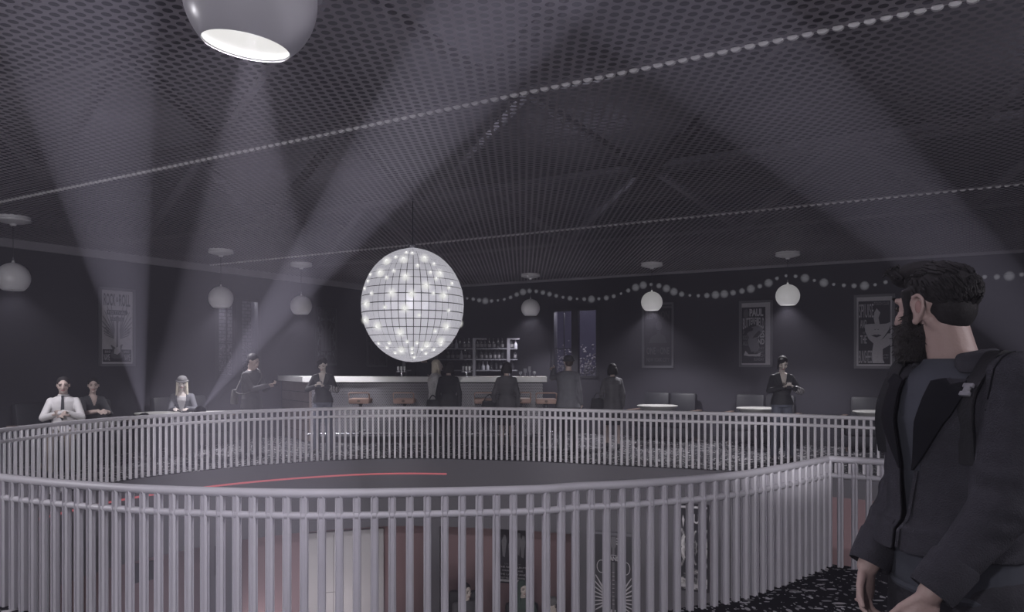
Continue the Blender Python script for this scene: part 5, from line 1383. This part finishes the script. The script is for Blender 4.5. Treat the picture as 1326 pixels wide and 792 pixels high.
bm_ = melt(bd, .005, 2, lambda c: False); q = MB(); q.v = [tuple(v.co) for v in bm_.vertices]; q.f = [tuple(p.vertices) for p in bm_.polygons]
vs = list(bm_.vertices)
for k in range(520):
    v = rnd.choice(vs); p = v.co; n = v.normal
    e = p+(n*.6+Vector((rnd.uniform(-.5,.5),rnd.uniform(-.5,.5),-.55))).normalized()*rnd.uniform(.006,.013)
    q.tube([p-n*.002, e], [.0016,.0006], 4)
obj('beard', q, M['beard'], man)
# sweater, jeans, shoes
sw = MB(); man_torso(sw, .014, .90, 1.55)
sw.loft([(Vector((0,.015,1.50)), Vector((.13,0,0)), Vector((0,.09,0))), (Vector((0,.008,1.548)), Vector((.080,0,0)), Vector((0,.076,0))), (Vector((0,.004,1.562)), Vector((.072,0,0)), Vector((0,.070,0)))], 28)
obj('sweater', melt(sw, .007, 2, lambda c: c.z > 1.566 or c.z < .945), M['tee'], man)
obj('sweater_hem', MB().tube([Vector(((.174*math.cos(a)), (.02+.130*math.sin(a)), .952)) for a in [2*PI*k/36 for k in range(36)]], .012, 8, closed=True), M['tee'], man)
j = MB()
for sd in (1,-1): j.cap(LG[sd][0], LG[sd][1], .106, .078, 16); j.cap(LG[sd][1], LG[sd][2], .076, .060, 16)
man_torso(j, .008, .90, 1.06)
obj('jeans', melt(j, .009, 3), M['jeans'], man)
for sd in (1,-1):
    an = LG[sd][2]; m = MB().cap(an+Vector((0,.03,-.03)), an+Vector((0,-.17,-.045)), .046, .038, 12)
    obj('shoe', melt(m, .009, 2, lambda c: c.z < .003), M['shoe'], man)
# jacket
jk = MB(); man_torso(jk, .030, 1.06, 1.52, .030)
jk.loft([(Vector((0,-.004,1.13)), Vector((.192,0,0)), Vector((0,.165,0))), (Vector((0,-.006,1.085)), Vector((.196,0,0)), Vector((0,.170,0))), (Vector((0,-.008,1.055)), Vector((.196,0,0)), Vector((0,.172,0)))], 36)
for sd in (1,-1):
    jk.cap(SH[sd]+Vector((-sd*.015,0,.006)), EL[sd], .080, .070, 18); jk.cap(EL[sd], WR[sd]+(EL[sd]-WR[sd])*.06, .070, .052, 18)
    jk.cap(SH[sd]+Vector((-sd*.08,0,.03)), SH[sd], .055, .070, 14)
raw = melt(jk, .0075, 4)
for v in raw.vertices:             # folds in the cloth
    p = v.co; arm = abs(p.x) > .19 or p.z < 1.1
    sd = 1 if p.x > 0 else -1; near_el = max(0, 1-(p-EL[sd]).length/.22)
    f_ = noise.noise(Vector((p.x*9, p.y*9, p.z*(26 if abs(p.x) > .17 else 7))))*(.0035+.0075*near_el)
    f_ += noise.noise(Vector((p.x*5+3, p.y*5, p.z*4)))*.005
    v.co = p+v.normal*f_
def open_front(c):
    if c.z < 1.06 and abs(c.x) < .185 and c.y > -.3 and (Vector((c.x,c.y))-Vector((0,0))).length < .19 and c.z < 1.058: return True
    if c.y < -.02 and c.z > 1.02:
        w_ = .010+.050*max(0, min(1, (c.z-1.12)/.38))
        if abs(c.x+.012) < w_: return True
    for sd in (1,-1):
        ax = (WR[sd]-EL[sd]).normalized()
        if (c-WR[sd]).dot(ax) > -.012 and (c-WR[sd]).length < .11: return True
    if c.z > 1.50 and Vector((c.x, c.y-.012)).length < .088: return True
    return False
tree = BVHTree.FromPolygons([v.co.copy() for v in raw.vertices], [tuple(p.vertices) for p in raw.polygons])
bm = bmesh.new(); bm.from_mesh(raw)
bmesh.ops.delete(bm, geom=[f for f in bm.faces if open_front(f.calc_center_median())], context='FACES')
bmesh.ops.smooth_vert(bm, verts=[v for v in bm.verts if v.is_boundary], factor=.5, use_axis_x=True, use_axis_y=True, use_axis_z=True)
bmesh.ops.smooth_vert(bm, verts=[v for v in bm.verts if v.is_boundary], factor=.5, use_axis_x=True, use_axis_y=True, use_axis_z=True)
for _ in range(5): bmesh.ops.smooth_vert(bm, verts=[v for v in bm.verts if v.is_boundary], factor=.5, use_axis_x=True, use_axis_y=True, use_axis_z=True)
bm.to_mesh(raw); bm.free()
for p in raw.polygons: p.use_smooth = True
jo = obj('jacket', raw, M['wool'], man)
mo = jo.modifiers.new('thickness', 'SOLIDIFY'); mo.thickness = .007; mo.offset = -1; mo.use_even_offset = False
def drape(pts_grid, off, th, name, m, parent, smooth=True):      # a sheet laid on the jacket: grid of (x, z) on its front
    P = []; rows_ = len(pts_grid); cols = len(pts_grid[0])
    for r in pts_grid:
        for x, z in r:
            hit = tree.ray_cast(Vector((x,-.6,z)), Vector((0,1,0)))
            y = hit[0].y if hit[0] is not None else -.10
            P.append(Vector((x, y-off, z)))
    g = MB(); g.v = [tuple(p) for p in P]+[tuple(p+Vector((0,-th,0))) for p in P]; n_ = len(P); f = []
    for i in range(rows_-1):
        for k in range(cols-1):
            a = i*cols+k; f += [(a,a+1,a+cols+1,a+cols), (n_+a,n_+a+cols,n_+a+cols+1,n_+a+1)]
    for k in range(cols-1):
        f += [(k,n_+k,n_+k+1,k+1), ((rows_-1)*cols+k,(rows_-1)*cols+k+1,n_+(rows_-1)*cols+k+1,n_+(rows_-1)*cols+k)]
    for i in range(rows_-1):
        a = i*cols; e = i*cols+cols-1; f += [(a,a+cols,n_+a+cols,n_+a), (e,n_+e,n_+e+cols,e+cols)]
    g.f = f; return obj(name, g, m, parent)
for sd in (1,-1):
    grid = []
    for i in range(12):
        q_ = i/11; z = 1.505-.235*q_; w0 = (.010+.050*max(0, min(1, (z-1.12)/.38)))-.010
        wd = (.082 if q_ < .16 else .092*(1-((q_-.16)/.84)**1.3))+.004
        if q_ < .16: wd = .060+.032*q_/.16
        grid.append([(-.012+sd*(w0+wd*k/5), z+(.016*(k/5) if q_ < .3 else 0)) for k in range(6)])
    drape(grid, .004, .006, 'lapel', M['lapel'], jo)
    # front facing edge below the lapel
    grid = [[(-.012+sd*((.010+.050*max(0, min(1, (z-1.12)/.38)))-.004+.010*k/2), z) for k in range(3)] for z in [1.27-.20*i/9 for i in range(10)]]
    drape(grid, .001, .004, 'front_edge', M['wool'], jo)
# folded collar standing round the neck
cl = MB(); A_ = [math.radians(a) for a in range(-52, 233, 15)]; cr_ = []
for a in A_:
    fr = max(0, -math.sin(a)); c_, s_n = math.cos(a), math.sin(a)
    cr_.append([Vector((.090*c_, .016+.088*s_n, 1.515-.012*fr)), Vector((.084*c_, .014+.084*s_n, 1.588-.020*fr)), Vector((.094*c_, .018+.096*s_n, 1.594-.020*fr)), Vector((.136*c_, .026+.126*s_n, 1.535-.012*fr)), Vector((.128*c_, .024+.118*s_n, 1.527-.012*fr)), Vector((.096*c_, .018+.094*s_n, 1.575-.020*fr))])
vv = [p for r in cr_ for p in r]; ff = []
for i in range(len(cr_)-1):
    for k in range(6): ff.append((i*6+k, i*6+(k+1)%6, (i+1)*6+(k+1)%6, (i+1)*6+k))
ff += [tuple(range(5,-1,-1)), tuple(range((len(cr_)-1)*6, len(cr_)*6))]
cl.add(vv, ff); co = obj('collar', cl, M['wool_collar'], jo)
mo = co.modifiers.new('round', 'SUBSURF'); mo.levels = 2; mo.render_levels = 2
# sleeve seam at the near shoulder and cuffs
ring = []
for k in range(28):
    a = 2*PI*k/28; c0 = SH[1]+Vector((-.012,0,-.01)); d = Vector((0,math.cos(a),math.sin(a)))
    hit = tree.ray_cast(c0+d*.25, -d); 
    if hit[0] is not None and hit[0].z > 1.43: ring.append(hit[0]+d*.0015)
ring.sort(key=lambda p: math.atan2(p.z-SH[1].z+.05, p.y))
if len(ring) > 4: obj('sleeve_seam', MB().tube(ring, .0022, 6), M['lapel'], jo)
for sd in (1,-1):
    ax = (WR[sd]-EL[sd]).normalized(); Mx = ax.to_track_quat('Z','Y').to_matrix().to_4x4(); Mx.translation = WR[sd]
    obj('cuff', MB().lathe([(.054,-.105),(.0595,-.095),(.0570,-.02),(.0545,-.004),(.050,-.004),(.050,-.04)], 28, cap=False, M=Mx), M['wool'], jo)
# backpack: bag, front pocket, straps with a pale buckle
bp_ = thing('backpack', 'black backpack worn by the bearded man, pale strap buckle on his shoulder', 'backpack', mp_+Matrix.Rotation(PSI,3,'Z') @ Vector((0,.235,1.18)), PSI)
off = Vector((0,.235,1.18))
g = MB(); g.loft([(Vector((0,0,-.235)),Vector((.14,0,0)),Vector((0,.07,0))),(Vector((0,.01,-.21)),Vector((.165,0,0)),Vector((0,.10,0))),(Vector((0,.01,0)),Vector((.165,0,0)),Vector((0,.10,0))),(Vector((0,.0,.17)),Vector((.150,0,0)),Vector((0,.085,0))),(Vector((0,-.02,.235)),Vector((.10,0,0)),Vector((0,.055,0)))], 28)
obj('pack_body', melt(g, .010, 4), M['pack'], bp_)
g = MB(); g.loft([(Vector((0,.10,-.19)),Vector((.12,0,0)),Vector((0,.03,0))),(Vector((0,.11,-.10)),Vector((.125,0,0)),Vector((0,.04,0))),(Vector((0,.105,.02)),Vector((.115,0,0)),Vector((0,.025,0)))], 22); obj('front_pocket', melt(g, .010, 3), M['pack'], bp_)
for sd in (1,-1):
    pts = []
    for y, z in ((.16,1.42),(.11,1.52),(.05,None),(.0,None),(-.05,None)):
        x = sd*.128
        if z is None:
            hit = tree.ray_cast(Vector((x,y,1.8)), Vector((0,0,-1))); z = (hit[0].z if hit[0] is not None else 1.53)+.007
        pts.append(Vector((x,y,z)))
    for z, x in ((1.47,.130),(1.42,.136),(1.36,.142),(1.30,.148)):
        hit = tree.ray_cast(Vector((sd*x,-.6,z)), Vector((0,1,0))); pts.append(Vector((sd*x,(hit[0].y if hit[0] is not None else -.12)-.007,z)))
    pts += [Vector((sd*.185,-.06,1.24)), Vector((sd*.19,.06,1.15)), Vector((sd*.13,.20,1.08))] if False else []
    cv = catmull(pts, 5); st_ = MB()
    n_ = len(cv); vs_2 = []
    for i, p in enumerate(cv):
        t_ = (cv[min(i+1,n_-1)]-cv[max(i-1,0)]).normalized(); ax = Vector((1,0,0)); nn = t_.cross(ax).normalized()
        for u_, w_ in ((-.022,-.003),(.022,-.003),(.022,.004),(-.022,.004)): vs_2.append(p-off+ax*u_+nn*w_*(1))
    fs_2 = []
    for i in range(n_-1):
        for k in range(4): fs_2.append((i*4+k, i*4+(k+1)%4, (i+1)*4+(k+1)%4, (i+1)*4+k))
    fs_2 += [(3,2,1,0), tuple(range((n_-1)*4, n_*4))]
    st_.add(vs_2, fs_2); so = obj('shoulder_strap', st_, M['pack'], bp_)
    bi = cv[int(n_*.60)]-off; t_ = (cv[int(n_*.60)+1]-cv[int(n_*.60)-1]).normalized(); nn = t_.cross(Vector((1,0,0))).normalized()
    if nn.y > 0: nn = -nn
    Mx = Matrix((Vector((1,0,0)), t_, nn)).transposed().to_4x4(); Mx.translation = bi+nn*.008
    bk = MB(); bk.rbox((0,.012,0),(.030,.012,.009),.002,M=Mx).rbox((0,-.012,0),(.030,.012,.009),.002,M=Mx).rbox((0,0,0),(.018,.022,.010),.003,M=Mx)
    if sd == 1: obj('buckle', bk, M['buckle'], so)
